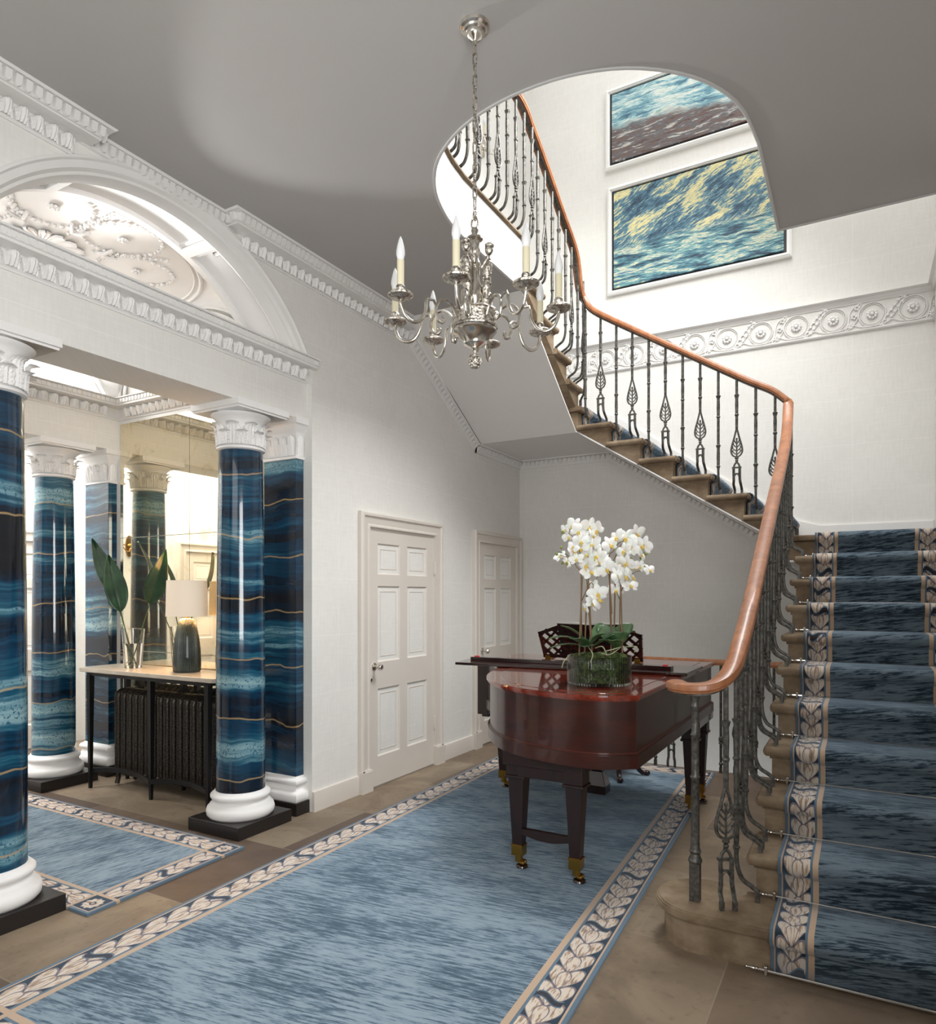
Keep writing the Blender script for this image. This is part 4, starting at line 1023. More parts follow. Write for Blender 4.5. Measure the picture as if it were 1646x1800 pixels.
rail = [(2.555, 3.115, 1.083), (2.585, 3.06, 1.083), (2.65, 3.035, 1.083), (2.73, 3.06, 1.098), (2.785, 3.14, 1.155), (2.805, 3.30, z1(3.30)-0.01), (2.81, 3.6, z1(3.6)), (2.805, 4.2, z1(4.2)), (2.80, 4.9, z1(4.9)), (2.795, 5.45, z1(5.45)+0.01), (2.788, 5.70, 2.745), (2.78, 5.875, 2.95)]
NF1 = len(rail)
z2 = lambda x: R_*12+(R2(12)+0.03-x)*R_/0.2815+RAILH-0.02
rail += [(2.775, 5.885, 2.975), (2.66, LY2, z2(2.66)+0.01), (2.5, LY2, z2(2.5)), (2.3, LY2, z2(2.3)), (1.9, LY2, z2(1.9)), (1.5, LY2, z2(1.5)), (1.22, LY2, z2(1.22)+0.01), (1.135, LY2-0.012, 4.09), (1.105, LY2-0.06, 4.17)]
z3 = lambda y: R_*19+(R3(19)+0.03-y)*R_/0.29+RAILH
rail += [(1.10, 5.72, z3(5.72)), (1.10, 5.4, z3(5.4)), (1.10, 5.1, z3(5.1)), (1.10, 4.92, z3(4.92)-0.01), (1.11, 4.76, 4.985), (1.13, 4.55, 5.03)]
up_line = [(1.13, 4.2), (1.13, 3.8)]+[(x+0.03*(1 if x < 2 else -1), y+0.03) for x, y in curve[2:-2:3]]
rail += [(x, y, 5.035) for x, y in up_line]
# straighten spline: fine resample
rp = crom(rail[:NF1], 6)+crom(rail[NF1:], 6)
hp = [(-0.030, -0.016), (-0.032, -0.008), (-0.037, -0.004), (-0.037, 0.012), (-0.033, 0.021), (-0.020, 0.027), (0.0, 0.029), (0.020, 0.027), (0.033, 0.021), (0.037, 0.012), (0.037, -0.004), (0.032, -0.008), (0.030, -0.016)]
def sweep3(g, prof, path):
    P = [Vector(p) for p in path]; N = len(P); m = len(prof); vs = []
    for i in range(N):
        t = (P[min(i+1, N-1)]-P[max(i-1, 0)]); sl = math.hypot(t.x, t.y); h = Vector((t.x, t.y, 0)).normalized(); r = Vector((h.y, -h.x, 0)); t.normalize()
        u = r.cross(t); u = u if u.z > 0 else -u
        for a, b in prof: vs.append(P[i]+r*a+u*b)
    g.idx(vs, [(i*m+j, (i+1)*m+j, (i+1)*m+(j+1) % m, i*m+(j+1) % m) for i in range(N-1) for j in range(m)]+[tuple(range(m)), tuple((N-1)*m+j for j in range(m))])
g = G(); sweep3(g, hp, rp)
g.lathe([(0.0, -0.017), (0.038, -0.017), (0.040, -0.008), (0.046, -0.004), (0.046, 0.012), (0.041, 0.022), (0.026, 0.0285), (0.0, 0.031)], 24, (2.565, 3.105, 1.083))
part('handrail', g, MAT['rail'], bal, ang=32, label='polished reddish wood handrail')
g = G(); sweep3(g, [(-0.014, -0.026), (0.014, -0.026), (0.014, -0.017), (-0.014, -0.017)], rp); part('core_rail', g, MAT['iron'], bal, smooth=False)
# newel and curtail leaf
g = G(); g.box(-0.021, 0.021, -0.021, 0.021, 0, 0.16); g.lathe([(0.0, 0.16), (0.027, 0.162), (0.03, 0.172), (0.024, 0.185), (0.02, 0.20), (0.026, 0.212), (0.02, 0.222), (0.0185, 0.25), (0.0175, 0.52), (0.022, 0.528), (0.017, 0.538), (0.0165, 0.70), (0.021, 0.708), (0.016, 0.718), (0.0155, 0.82), (0.02, 0.828), (0.0155, 0.838), (0.018, 0.86), (0.021, 0.875), (0.0, 0.89)], 14)
o = part('newel_post', G().merge(g, Matrix.Translation(Vector((2.65, 3.075, 0.177)))), MAT['iron'], bal)
put_baluster('c', 2.776, 3.069, R_, 0.915, 0.47, -0.88)
put_baluster('p', 2.80, 3.185, R_, 0.975, 1, 0)
for k in range(2, 11):
    y = R1(k)+0.045; put_baluster('l', LX1, y, R_*k, z1(y)-R_*k-0.02, 1, 0)
    y = R1(k)+0.19; put_baluster('p', LX1, y, R_*k, z1(y)-R_*k-0.02, 1, 0)
put_baluster('p', 2.775, 5.875, R_*11, 0.93, 0.7, 0.7)
for k in range(12, 18):
    x = R2(k)-0.045; put_baluster('l', x, LY2, R_*k, z2(x)-R_*k-0.02, 0, 1)
    x = R2(k)-0.185; put_baluster('p', x, LY2, R_*k, z2(x)-R_*k-0.02, 0, 1)
put_baluster('p', 1.13, 5.89, R_*18, 0.86, -0.7, 0.7)
for k in range(19, 23):
    y = R3(k)-0.06; put_baluster('l', LX3, y, R_*k, z3(y)-R_*k-0.02, -1, 0)
    y = R3(k)-0.20; put_baluster('p', LX3, y, R_*k, min(z3(y), 5.01)-R_*k-0.02, -1, 0)
ul = [Vector((1.13, 4.78, 0))]+[Vector((x, y, 0)) for x, y in up_line]; acc = 0.0; nxt = 0.02; i = 0
for a, b in zip(ul, ul[1:]):
    L = (b-a).length; d = (b-a)/L
    while nxt <= acc+L:
        p = a+d*(nxt-acc); n = Vector((d.y, -d.x, 0)); n = -n if n.dot(Vector((0.2, -1, 0)) if p.y < 3.3 else Vector((-1, 0, 0))) < 0 else n
        put_baluster('l' if i % 2 == 0 else 'p', p.x, p.y, UF+0.03, 0.915, n.x, n.y); i += 1; nxt += 0.14
    acc += L

# guard rail by the stairs going down ---------------------------------------
gr = thing('guard_railing', 'low iron railing with wooden rail behind the piano by the far wall', 'railing', (1.95, 6.10, 0))
g = G(); g.prism([(-0.03, 0.90), (0.03, 0.90), (0.034, 0.92), (0.026, 0.945), (-0.026, 0.945), (-0.034, 0.92)], 1.1, 2.84, lambda u, v, w: (w, 6.10+u, v))
part('rail', g, MAT['rail'], gr, ang=60)
GB = {}
for i in range(13):
    kind = 'l' if i % 4 == 1 else 'p'
    if kind not in GB: GB[kind] = mesh_of((baluster_plain if kind == 'p' else baluster_leaf)(0.90, 0.0, False), 'baluster', MAT['iron'])
    o = bpy.data.objects.new('baluster', GB[kind]); C.objects.link(o); o.parent = gr; o.location = Vector((1.16+0.136*i, 6.10, 0))-ORG[gr]
    o['label'] = 'baluster with an openwork leaf' if kind == 'l' else 'plain iron baluster'

# ---------------------------------------------------------------- rugs
def rug(name, corners, hw, hh, mat, label):
    g = G(); A, B, Cc, D = [Vector(c) for c in corners]      # near left, near right, far right, far left
    n1, n2 = 12, 24
    def P(u, v, z): p = (A*(1-u)+B*u)*(1-v)+(D*(1-u)+Cc*u)*v; return (p.x, p.y, z)
    top, h = 0.014, 0.009
    g.grid(lambda u, v: P(u, v, top), n1, n2, lambda u, v: ((u*2-1)*hw, (v*2-1)*hh))
    e = 0.006
    def edge(u0, v0, u1, v1):
        uv = ((u0*2-1)*hw, (v0*2-1)*hh), ((u1*2-1)*hw, (v1*2-1)*hh)
        g.face([P(u0, v0, 0.001), P(u1, v1, 0.001), P(u1, v1, top), P(u0, v0, top)], [uv[0], uv[1], uv[1], uv[0]])
    for i in range(n1): edge(i/n1, 0, (i+1)/n1, 0); edge(i/n1, 1, (i+1)/n1, 1)
    for i in range(n2): edge(0, i/n2, 0, (i+1)/n2); edge(1, i/n2, 1, (i+1)/n2)
    c = sum((Vector(q) for q in corners), Vector())/4
    return solo(name, g, mat, label, 'rug', loc=(c.x, c.y, 0.001), smooth=False)
rug('rug', [(0.475, 1.15, 0), (2.44, 1.15, 0), (2.21, 6.04, 0), (0.365, 6.02, 0)], 0.955, 2.44, MAT['rug'], 'long blue streaked hall rug with cream leaf border under the piano')
rug('rug', [(-2.85, 1.93, 0), (0.165, 1.93, 0), (0.13, 2.90, 0), (-2.85, 2.90, 0)], 1.5, 0.49, None or MAT['rugsmall'], 'smaller blue rug with cream leaf border between the columns')
# ---------------------------------------------------------------- grand piano
pi_ = thing('grand_piano', 'dark red mahogany grand piano with its lid closed and the front flap folded back', 'piano', (1.7, 4.2, 0.0))
tail = [(0.80, 5.22), (0.80, 4.72), (0.85, 4.53), (0.99, 4.38), (1.13, 4.20), (1.20, 3.99), (1.27, 3.78), (1.365, 3.60), (1.50, 3.42), (1.64, 3.31), (1.80, 3.235), (2.02, 3.185), (2.20, 3.20), (2.35, 3.30)]
sm = [tuple(p)[:2] for p in crom([(x, y, 0) for x, y in tail], 4)]
OUT = sm+[(2.355, 5.22)]            # runs left side down to the tail, then along the straight side
cx_, cy_ = 1.75, 4.1
def inset(P, d):
    n = len(P); out = []
    for i in range(n):
        a, b, c = Vector(P[i-1]), Vector(P[i]), Vector(P[(i+1) % n])
        n1 = Vector(((b-a).y, -(b-a).x)).normalized(); n2 = Vector(((c-b).y, -(c-b).x)).normalized()
        s_ = n1+n2; s_ = s_/max(0.3, 1+n1.dot(n2)); out.append(tuple(b-s_*d))
    return out
ar = sum(a[0]*b[1]-b[0]*a[1] for a, b in zip(OUT, OUT[1:]+OUT[:1]))
if ar < 0: OUT = OUT[::-1]
def offs(d): return inset(OUT, d)
g = G(); g.prism(offs(0.022), 0.665, 0.975); part('rim', g, MAT['mahog'], pi_, ang=35)
g = G(); g.prism(offs(0.008), 0.655, 0.715); g.prism(offs(0.012), 0.715, 0.722); g.prism(offs(0.014), 0.648, 0.655); part('base_moulding', g, MAT['mahog'], pi_, ang=35)
g = G(); g.prism(offs(0.0185), 0.722, 0.7255); part('inlay_line', g, MAT['inlay'], pi_, ang=35)
g = G()
for d, a, b in ((0.012, 0.974, 0.980), (0.004, 0.980, 0.986), (0.0, 0.986, 0.996), (0.004, 0.996, 1.000), (0.010, 1.000, 1.0025)): g.prism(offs(d), a, b)
g.prism(offs(0.085), 1.0025, 1.0045); part('lid', g, MAT['mahoglid'], pi_, ang=35)
g = G(); g.prism([(0.84, 4.12), (2.375, 4.20), (2.375, 4.68), (0.78, 4.46)], 1.006, 1.024); part('folded_flap', g, MAT['mahogdark'], pi_, smooth=False, bevel=0.004)
g = G(); g.box(0.86, 2.26, 4.30, 4.37, 1.024, 1.048); part('flap_moulding', g, MAT['mahogdark'], pi_, smooth=False, bevel=0.003)
for x in (0.90, 2.22):
    g = G(); g.box(x-0.012, x+0.012, 4.31, 4.34, 1.048, 1.055); part('felt_pad', g, plain('red_felt', (196, 36, 40), 0.8), pi_, smooth=False)
g = G(); g.box(0.78, 0.87, 4.55, 5.22, 0.60, 0.97); g.box(0.79, 0.85, 4.60, 5.1, 0.575, 0.60); part('key_cheek', g, MAT['mahogdark'], pi_, smooth=False, bevel=0.004)
g = G(); g.box(0.82, 2.34, 4.75, 5.24, 0.60, 0.66); part('key_bed', g, MAT['mahogdark'], pi_, smooth=False, bevel=0.004)
def piano_leg(x, y):
    g = G()
    for z0, z1, w0, w1 in ((0.52, 0.66, 0.052, 0.052), (0.505, 0.52, 0.058, 0.058), (0.12, 0.505, 0.027, 0.045)):
        vs = [(x+sx*w, y+sy*w, z) for z, w in ((z0, w0), (z1, w1)) for sx, sy in ((-1, -1), (1, -1), (1, 1), (-1, 1))]
        g.idx(vs, [(3,2,1,0),(4,5,6,7),(0,1,5,4),(1,2,6,5),(2,3,7,6),(3,0,4,7)])
    lg = part('leg', g, MAT['mahogleg'], pi_, smooth=False, bevel=0.003)
    g = G(); g.box(x-0.031, x+0.031, y-0.031, y+0.031, 0.085, 0.145); g.box(x-0.034, x+0.034, y-0.034, y+0.034, 0.135, 0.143)
    g.lathe([(0.0, 0.05), (0.022, 0.05), (0.02, 0.085), (0.0, 0.085)], 10, (x, y, 0))
    vs = []; n = 16                                    # wheel, axis along x
    for k in range(n):
        a = 2*PI*k/n
        for dx, r in ((-0.012, 0.0), (-0.012, 0.021), (0.012, 0.021), (0.012, 0.0)): vs.append((x+0.016+dx, y+0.018+r*math.cos(a), 0.036+r*math.sin(a)))
    g.idx(vs, [(k*4+j, ((k+1) % n)*4+j, ((k+1) % n)*4+j+1, k*4+j+1) for k in range(n) for j in range(3)])
    g.tube([(x, y, 0.055), (x+0.03, y+0.018, 0.045)], 0.008, 6)
    part('castor', g, MAT['brass'], lg, label='brass castor')
    g = G(); g.lathe([(0.0, 0.0145), (0.032, 0.0145), (0.034, 0.018), (0.030, 0.026), (0.0, 0.022)], 16, (x+0.012, y+0.012, 0)); part('castor_cup', g, MAT['mahogdark'], lg)
for x, y in ((1.66, 3.41), (2.00, 3.375), (0.875, 4.80), (0.875, 5.12), (2.27, 4.82), (2.27, 5.14)): piano_leg(x, y)
g = G()
arcp = [(1.66+0.34*t, 3.395, 0.215-0.03*math.sin(PI*t)) for t in [k/12 for k in range(13)]]
for a, b in zip(arcp, arcp[1:]): g.idx([(a[0], 3.38, a[2]), (b[0], 3.38, b[2]), (b[0], 3.41, b[2]), (a[0], 3.41, a[2]), (a[0], 3.38, 0.235), (b[0], 3.38, 0.235), (b[0], 3.41, 0.235), (a[0], 3.41, 0.235)], [(3,2,1,0),(4,5,6,7),(0,1,5,4),(2,3,7,6)])
part('stretcher', g, MAT['mahogleg'], pi_, smooth=False)
for x in (0.875, 2.27):
    g = G(); g.box(x-0.014, x+0.014, 4.82, 5.12, 0.20, 0.235); part('stretcher', g, MAT['mahogleg'], pi_, smooth=False)
g = G(); g.box(1.60, 2.06, 3.33, 3.47, 0.58, 0.655); g.box(1.68, 1.98, 3.345, 3.435, 0.52, 0.58); part('leg_apron', g, MAT['mahogleg'], pi_, smooth=False, bevel=0.004)
g = G(); x, y = 1.575, 4.92
for z0, z1, w0, w1, d0, d1 in ((0.04, 0.10, 0.085, 0.085, 0.06, 0.06), (0.10, 0.20, 0.085, 0.055, 0.06, 0.035), (0.20, 0.30, 0.05, 0.05, 0.03, 0.03), (0.30, 0.52, 0.05, 0.085, 0.03, 0.05), (0.52, 0.62, 0.09, 0.09, 0.06, 0.06)):
    g.idx([(x+sx*w, y+sy*d, z) for z, w, d in ((z0, w0, d0), (z1, w1, d1)) for sx, sy in ((-1, -1), (1, -1), (1, 1), (-1, 1))], [(3,2,1,0),(4,5,6,7),(0,1,5,4),(1,2,6,5),(2,3,7,6),(3,0,4,7)])
part('pedal_lyre', g, MAT['mahogdark'], pi_, smooth=False, bevel=0.004)
g = G()
for dx in (-0.035, 0.035): g.tube([(x+dx, y+0.05, 0.055), (x+dx, y+0.15, 0.045)], 0.010, 8)
part('pedal', g, MAT['brass'], pi_)
g = G(); g.box(0.90, 2.27, 4.98, 5.20, 0.66, 0.70); part('keyboard', g, plain('ivory_keys', (232, 228, 214), 0.3), pi_, smooth=False)
# fretwork music desk
SX0, SX1, SY, SZ = 1.22, 1.985, 4.74, 1.03
cxs = (SX0+SX1)/2
poly = [(-0.365, 0.0), (0.365, 0.0), (0.38, 0.185), (0.20, 0.245), (-0.20, 0.245), (-0.38, 0.185)]
def inside(p, P):
    r = False; n = len(P)
    for i in range(n):
        a, b = P[i], P[(i+1) % n]
        if (a[1] > p[1]) != (b[1] > p[1]) and p[0] < (b[0]-a[0])*(p[1]-a[1])/(b[1]-a[1])+a[0]: r = not r
    return r
fm = lambda u, v, w: (cxs+u, SY-0.10*v/0.245+w, SZ+v)
g = G(); n = len(poly)
for i in range(n):
    a, b = Vector(poly[i]), Vector(poly[(i+1) % n]); d = (b-a).normalized(); q = Vector((-d.y, d.x))*0.024
    g.prism([tuple(a-d*0.004), tuple(b+d*0.004), tuple(b+q), tuple(a+q)], -0.009, 0.009, fm)
for s in (1, -1):
    for k in range(-14, 15):
        x0 = k*0.082; seg = []
        for j in range(61):
            v = 0.25*j/60; u = x0+s*(v-0.12)*1.15
            if inside((u, v), poly): seg.append((u, v))
        if len(seg) > 4:
            a, b = Vector(seg[0]), Vector(seg[-1]); d = (b-a).normalized(); q = Vector((-d.y, d.x))*(0.0075 if s > 0 else 0.011)
            g.prism([tuple(a-q), tuple(b-q), tuple(b+q), tuple(a+q)], -0.006, 0.006, fm)
part('music_desk', g, MAT['mahogdark'], pi_, smooth=False, label='fretwork music desk')
g = G()
for sx in (-0.33, 0.33): g.box(cxs+sx-0.02, cxs+sx+0.02, SY-0.02, SY+0.06, 1.0, 1.045)
part('desk_hinge', g, MAT['brass'], pi_, smooth=False)
# open music book on the desk
mb = thing('music_book', 'black covered book standing open on the fretwork music desk', 'book', (cxs, SY+0.03, SZ+0.02))
g = G()
for s in (-1, 1): g.prism([(0, 0.02), (s*0.23, 0.02), (s*0.232, 0.252), (0, 0.245)][::s], 0.013, 0.018, lambda u, v, w: (cxs+u, SY-0.10*v/0.245+w+abs(u)*0.02, SZ+v))
part('cover', g, MAT['black'], mb, smooth=False)
g = G()
for s in (-1, 1): g.prism([(0, 0.025), (s*0.222, 0.025), (s*0.215, 0.256), (s*0.10, 0.262), (0, 0.250)][::s], 0.019, 0.032, lambda u, v, w: (cxs+u, SY-0.10*v/0.245+w+abs(u)*0.02, SZ+v))
part('pages', g, MAT['paper'], mb, smooth=False)
# stool
st = thing('piano_stool', 'dark wooden stool with curved claw feet behind the piano', 'stool', (1.52, 5.56, 0.014))
g = G(); g.lathe([(0.0, 0.46), (0.17, 0.46), (0.185, 0.475), (0.185, 0.50), (0.17, 0.525), (0.0, 0.535)], 28, (1.52, 5.56, 0)); part('seat', g, MAT['mahogleg'], st)
g = G(); g.lathe([(0.0, 0.24), (0.05, 0.24), (0.055, 0.28), (0.03, 0.32), (0.028, 0.42), (0.06, 0.46), (0.0, 0.46)], 16, (1.52, 5.56, 0)); part('column', g, MAT['mahogleg'], st)
for k in range(4):
    a = PI/4+PI/2*k-0.35; c, s = math.cos(a), math.sin(a)
    g = G(); g.tube(crom([(1.52+c*0.03, 5.56+s*0.03, 0.30), (1.52+c*0.10, 5.56+s*0.10, 0.29), (1.52+c*0.155, 5.56+s*0.155, 0.20), (1.52+c*0.17, 5.56+s*0.17, 0.09), (1.52+c*0.205, 5.56+s*0.205, 0.042), (1.52+c*0.245, 5.56+s*0.245, 0.036)], 5), [0.026-0.009*i/25 for i in range(26)], 8)
    g.ball((1.52+c*0.25, 5.56+s*0.25, 0.036), (0.026, 0.026, 0.021), 8, 6)
    part('leg', g, MAT['mahogleg'], st)

# ---------------------------------------------------------------- planter and orchids
PX, PY, PZ, PR = 2.035, 3.63, 1.0045, 0.172
pl = thing('glass_planter', 'round ribbed glass bowl of moss standing on the piano lid', 'planter', (PX, PY, PZ))
g = G(); g.lathe([(0.0, 0.0), (PR-0.004, 0.0), (PR, 0.005), (PR, 0.150), (PR-0.002, 0.153), (PR-0.006, 0.150), (PR-0.006, 0.016), (0.0, 0.014)], 64, (PX, PY, PZ)); part('bowl', g, MAT['ribglass'], pl, ang=50)
mo = G(); random.seed(3)
mo.grid(lambda u, v: (PX+(PR-0.012)*u*math.cos(2*PI*v), PY+(PR-0.012)*u*math.sin(2*PI*v), PZ+0.118+0.022*math.sin(u*11+v*19)*u+0.03*(1-u)), 10, 40)
mo.lathe([(PR-0.012, 0.02), (PR-0.009, 0.06), (PR-0.010, 0.10), (PR-0.014, 0.125)], 40, (PX, PY, PZ))
for k in range(60):
    a, r = random.random()*2*PI, (PR-0.05)*math.sqrt(random.random()); q = 0.02+0.022*random.random()
    mo.ball((PX+r*math.cos(a), PY+r*math.sin(a), PZ+0.128+0.012*random.random()), (q, q, q*0.8), 8, 5)
for cx, cy in ((PX-0.03, PY-0.07), (PX+0.09, PY-0.03)): mo.ball((cx, cy, PZ+0.125), (0.075, 0.07, 0.05), 14, 8)
m_ = solo('moss', mo, MAT['moss'], 'green moss heaped in the glass bowl', 'moss'); m_['kind'] = 'stuff'

FW = Vector((-0.4919, 0.8707, 0)); RT = Vector((0.8707, 0.4919, 0))
def flower_mesh(seed):
    """moth orchid bloom facing -y, about 8 cm across"""
    g = G(); rnd = random.Random(seed)
    def petal(ang, L, W, tilt, cup=0.25):
        ca, sa = math.cos(ang), math.sin(ang)
        def f(u, v):
            x = (u-0.5)*2; w = W*math.sin(min(1.0, 0.10+0.9*v)*PI)**0.7*(0.8+0.3*v); r = 0.004+L*v
            px, pz = r*ca-x*w*sa, r*sa+x*w*ca
            return (px, -0.004-tilt*v*L+cup*(x*x*w)-0.10*L*math.sin(v*PI), pz)
        g.grid(f, 6, 7)
    for a in (PI/2, PI/2+2.15, PI/2-2.15): petal(a, 0.040, 0.014, -0.12)
    for s in (0, 1): petal(0.22 if s == 0 else PI-0.22, 0.047, 0.022, 0.10)
    g.cur = 1
    g.ball((0, -0.010, -0.006), (0.006, 0.007, 0.008), 8, 5)
    for s in (-1, 1): g.ball((s*0.006, -0.012, -0.010), (0.004, 0.005, 0.006), 6, 4)
    g.tube([(0, -0.012, -0.012), (0, -0.018, -0.022), (0, -0.014, -0.028)], [0.004, 0.003, 0.001], 6)
    return mesh_of(g, 'flower', [MAT['petal'], MAT['lip']], ang=80)
FM = [flower_mesh(k) for k in range(2)]
bud_me = mesh_of(G().ball((0, 0, 0), (0.008, 0.007, 0.010), 8, 6), 'bud', MAT['bud'])
def at(px, pz, dd=0.0):
    """point at (pixels right of the planter axis, pixels above the lid)/zoomed photo scale in metres"""
    return Vector((PX, PY, PZ))+RT*px+FW*dd+Vector((0, 0, pz))
SC = 1.0/(5.4545*324.0)             # photo zoom scale to metres at the planter's distance
def q(u, v): return ((u-640)*SC, (1665-v)*SC)
rnd = random.Random(11)
def orchid(label, flowers, buds, canes, stems, leaves, roots):
    bx, bz = q(*canes[0][0])
    base = at(bx, 0.13); root = thing('orchid', label, 'orchid', base, 'white orchids in the glass bowl')
    for (u, v, s) in flowers:
        x, z = q(u, v); p = at(x, z, rnd.uniform(-0.055, 0.035))
        o = bpy.data.objects.new('flower', FM[rnd.randrange(2)]); C.objects.link(o); o.parent = root; o.location = p-base
        o.rotation_euler = (rnd.uniform(-0.7, 0.4), rnd.uniform(-0.8, 0.8), math.radians(29)+rnd.uniform(-1.25, 1.25)); o.scale = (s*1.12,)*3
    for u, v in buds:
        x, z = q(u, v); p = at(x, z, rnd.uniform(-0.03, 0.03)); o = bpy.data.objects.new('bud', bud_me); C.objects.link(o); o.parent = root; o.location = p-base; o.rotation_euler = (rnd.uniform(-.6, .6), rnd.uniform(-.6, .6), 0)
    for pts in canes:
        g = G(); P = [at(*q(u, v), dd=0.0) for u, v in pts[:2]]; P[0].z = PZ+0.10; P[0] += FW*pts[2]; P[1] += FW*pts[2]*0.5
        g.tube([P[0], (P[0]+P[1])/2, P[1]], 0.0042, 6); part('support_cane', g, MAT['cane'], root)
    for pts in stems:
        g = G(); P = crom([at(*q(u, v), dd=rnd.uniform(-0.02, 0.02)) for u, v in pts], 6); g.tube(P, [0.0032-0.0016*i/len(P) for i in range(len(P))], 6); part('flower_stem', g, MAT['cane'] if len(pts) > 2 else MAT['stalk'], root)
    for (u0, v0, u1, v1, w, dd, arch) in leaves:
        A = at(*q(u0, v0), dd=dd*0.3); B = at(*q(u1, v1), dd=dd); g = G()
        side = (B-A).cross(Vector((0, 0, 1))).normalized()
        if abs((B-A).normalized().z) > 0.8: side = RT
        def f(a, t):
            x = (a-0.5)*2; wd = 1.42*w*math.sin(PI*min(1, 0.12+0.88*t))**0.6*(0.75+0.35*t); p = A.lerp(B, t)+Vector((0, 0, arch*math.sin(PI*t*0.9)))
            return p+side*x*wd+Vector((0, 0, 0.25*wd*x*x))
        g.grid(f, 6, 12); lf = part('leaf', g, MAT['strap'], root, ang=80); mo_ = lf.modifiers.new('thick', 'SOLIDIFY'); mo_.thickness = 0.002
    for pts in roots:
        g = G(); g.tube(crom([at(*q(u, v), dd=-0.12-0.06*(i > 0)) for i, (u, v) in enumerate(pts)], 5), 0.0028, 5); part('aerial_root', g, MAT['root'], root)
    return root
L_fl = [(400,160,1),(320,195,.7),(430,220,1),(545,165,1.1),(610,210,1.1),(345,260,.7),(445,310,1),(560,255,1.1),(560,350,1.1),(380,365,.65),(500,380,1.1),(620,450,1.1),(590,330,1),(680,500,1),(640,500,1.1),(410,480,.8),(330,500,.8),(370,405,.8),(265,450,.7),(510,530,1.1),(540,610,1.1),(690,570,1),(590,745,1),(610,800,1.1),(600,870,1.1),(560,905,.9),(505,945,.6),(480,270,1),(520,440,1)]
R_fl = [(725,345,1.05),(800,280,1.05),(905,275,1.1),(1000,225,1.1),(1055,345,1.1),(870,400,1),(950,360,1),(1020,440,.75),(820,520,1),(920,560,1.05),(855,640,1.05),(790,640,1),(800,590,1),(890,510,1),(1025,545,.75),(1090,585,.7),(940,650,1),(910,735,.95),(810,770,.9)]
orchid('white orchid on the left side of the glass bowl, with taller dense blooms', L_fl, [(285,220),(270,368),(230,428),(295,510),(330,520),(380,330),(410,300),(370,515)],
       [((430,1390),(468,645),-0.05), ((572,1290),(530,650),-0.02), ((518,1190),(530,820),0.07)],
       [((560,1280),(545,980),(530,760),(500,640),(430,550),(380,480),(265,440)), ((470,1200),(462,900),(470,640),(460,440),(420,300),(320,210)), ((548,1200),(545,860),(600,700),(640,560),(610,450)), ((465,880),(510,780),(560,700),(590,760)), ((520,650),(545,400),(560,250),(600,200)), ((240,410),(300,410)), ((300,410),(370,470))],
       [(540,1290,265,1120,0.026,-0.02,0.02),(540,1300,140,1250,0.024,-0.05,0.03),(500,1300,340,1225,0.036,-0.16,0.01),(560,1290,690,1100,0.026,0.06,0.02),(540,1290,690,1190,0.028,-0.10,0.02),(560,1310,760,1180,0.022,-0.13,0.0),(520,1310,150,1330,0.018,-0.06,0.02),(520,1300,430,1290,0.03,-0.2,0.0)],
       [((500,1300),(520,1360),(500,1430)),((560,1310),(610,1290),(650,1370)),((330,1370),(260,1420),(240,1480))])
orchid('white orchid on the right side of the glass bowl, leaning right', R_fl, [(880,225),(1080,435),(1045,465),(905,470),(940,475),(1065,550),(1090,425)],
       [((768,1095),(742,590),0.03), ((795,1110),(800,700),0.05), ((848,1310),(836,670),-0.04)],
       [((765,1300),(745,900),(735,480),(770,400),(830,320),(900,290),(1000,240)), ((760,1000),(745,620),(800,450),(850,340),(920,300)), ((842,1290),(838,880),(870,740),(930,640),(1000,595),(1090,580)), ((838,860),(810,790)), ((880,715),(860,680)), ((1040,470),(1075,410))],
       [(800,1300,680,1110,0.05,0.02,0.0),(800,1300,820,1165,0.042,-0.06,0.0),(820,1300,930,1095,0.038,0.03,0.01),(840,1300,990,1200,0.036,0.0,0.035),(800,1320,700,1240,0.03,-0.15,0.01),(820,1300,600,1240,0.02,-0.1,0.01)],
       [((800,1300),(720,1310),(640,1330)),((830,1300),(920,1290),(900,1340)),((790,1310),(680,1360),(600,1350))])

# ---------------------------------------------------------------- chandelier
HX_, HY_ = 1.945, 2.40
ch = thing('chandelier', 'silver chandelier with eight candle arms hanging on a chain', 'chandelier', (HX_, HY_, 2.37))
c0 = (HX_, HY_, 0)
g = G(); g.lathe([(0.0, 3.648), (0.007, 3.648), (0.009, 3.656), (0.012, 3.664), (0.026, 3.672), (0.033, 3.684), (0.035, 3.694), (0.044, 3.697), (0.047, 3.704), (0.058, 3.708), (0.061, 3.72), (0.0, 3.72)], 28, c0); part('ceiling_rose', g, MAT['silver'], ch)
g = G(); z = 3.632; i = 0
while z > 2.985:
    L = 0.052; n = 14; pts = []
    for k in range(n):
        a = 2*PI*k/n; x = 0.008*math.cos(a); zz_ = (L/2-0.008)*(1 if math.sin(a) >= 0 else -1)+0.008*math.sin(a)
        pts.append((HX_+(x if i % 2 else 0), HY_+(0 if i % 2 else x), z+zz_))
    g.tube(pts, 0.0028, 5, closed=True); z -= L-0.0085; i += 1
for (zc, r, ax) in ((2.975, 0.014, 0), (2.945, 0.02, 1)):
    g.tube([(HX_+(r*0.7*math.cos(2*PI*k/16) if ax else 0), HY_+(0 if ax else r*0.7*math.cos(2*PI*k/16)), zc+r*1.3*math.sin(2*PI*k/16)) for k in range(16)], 0.004, 6, closed=True)
part('chain', g, MAT['silverdark'], ch)
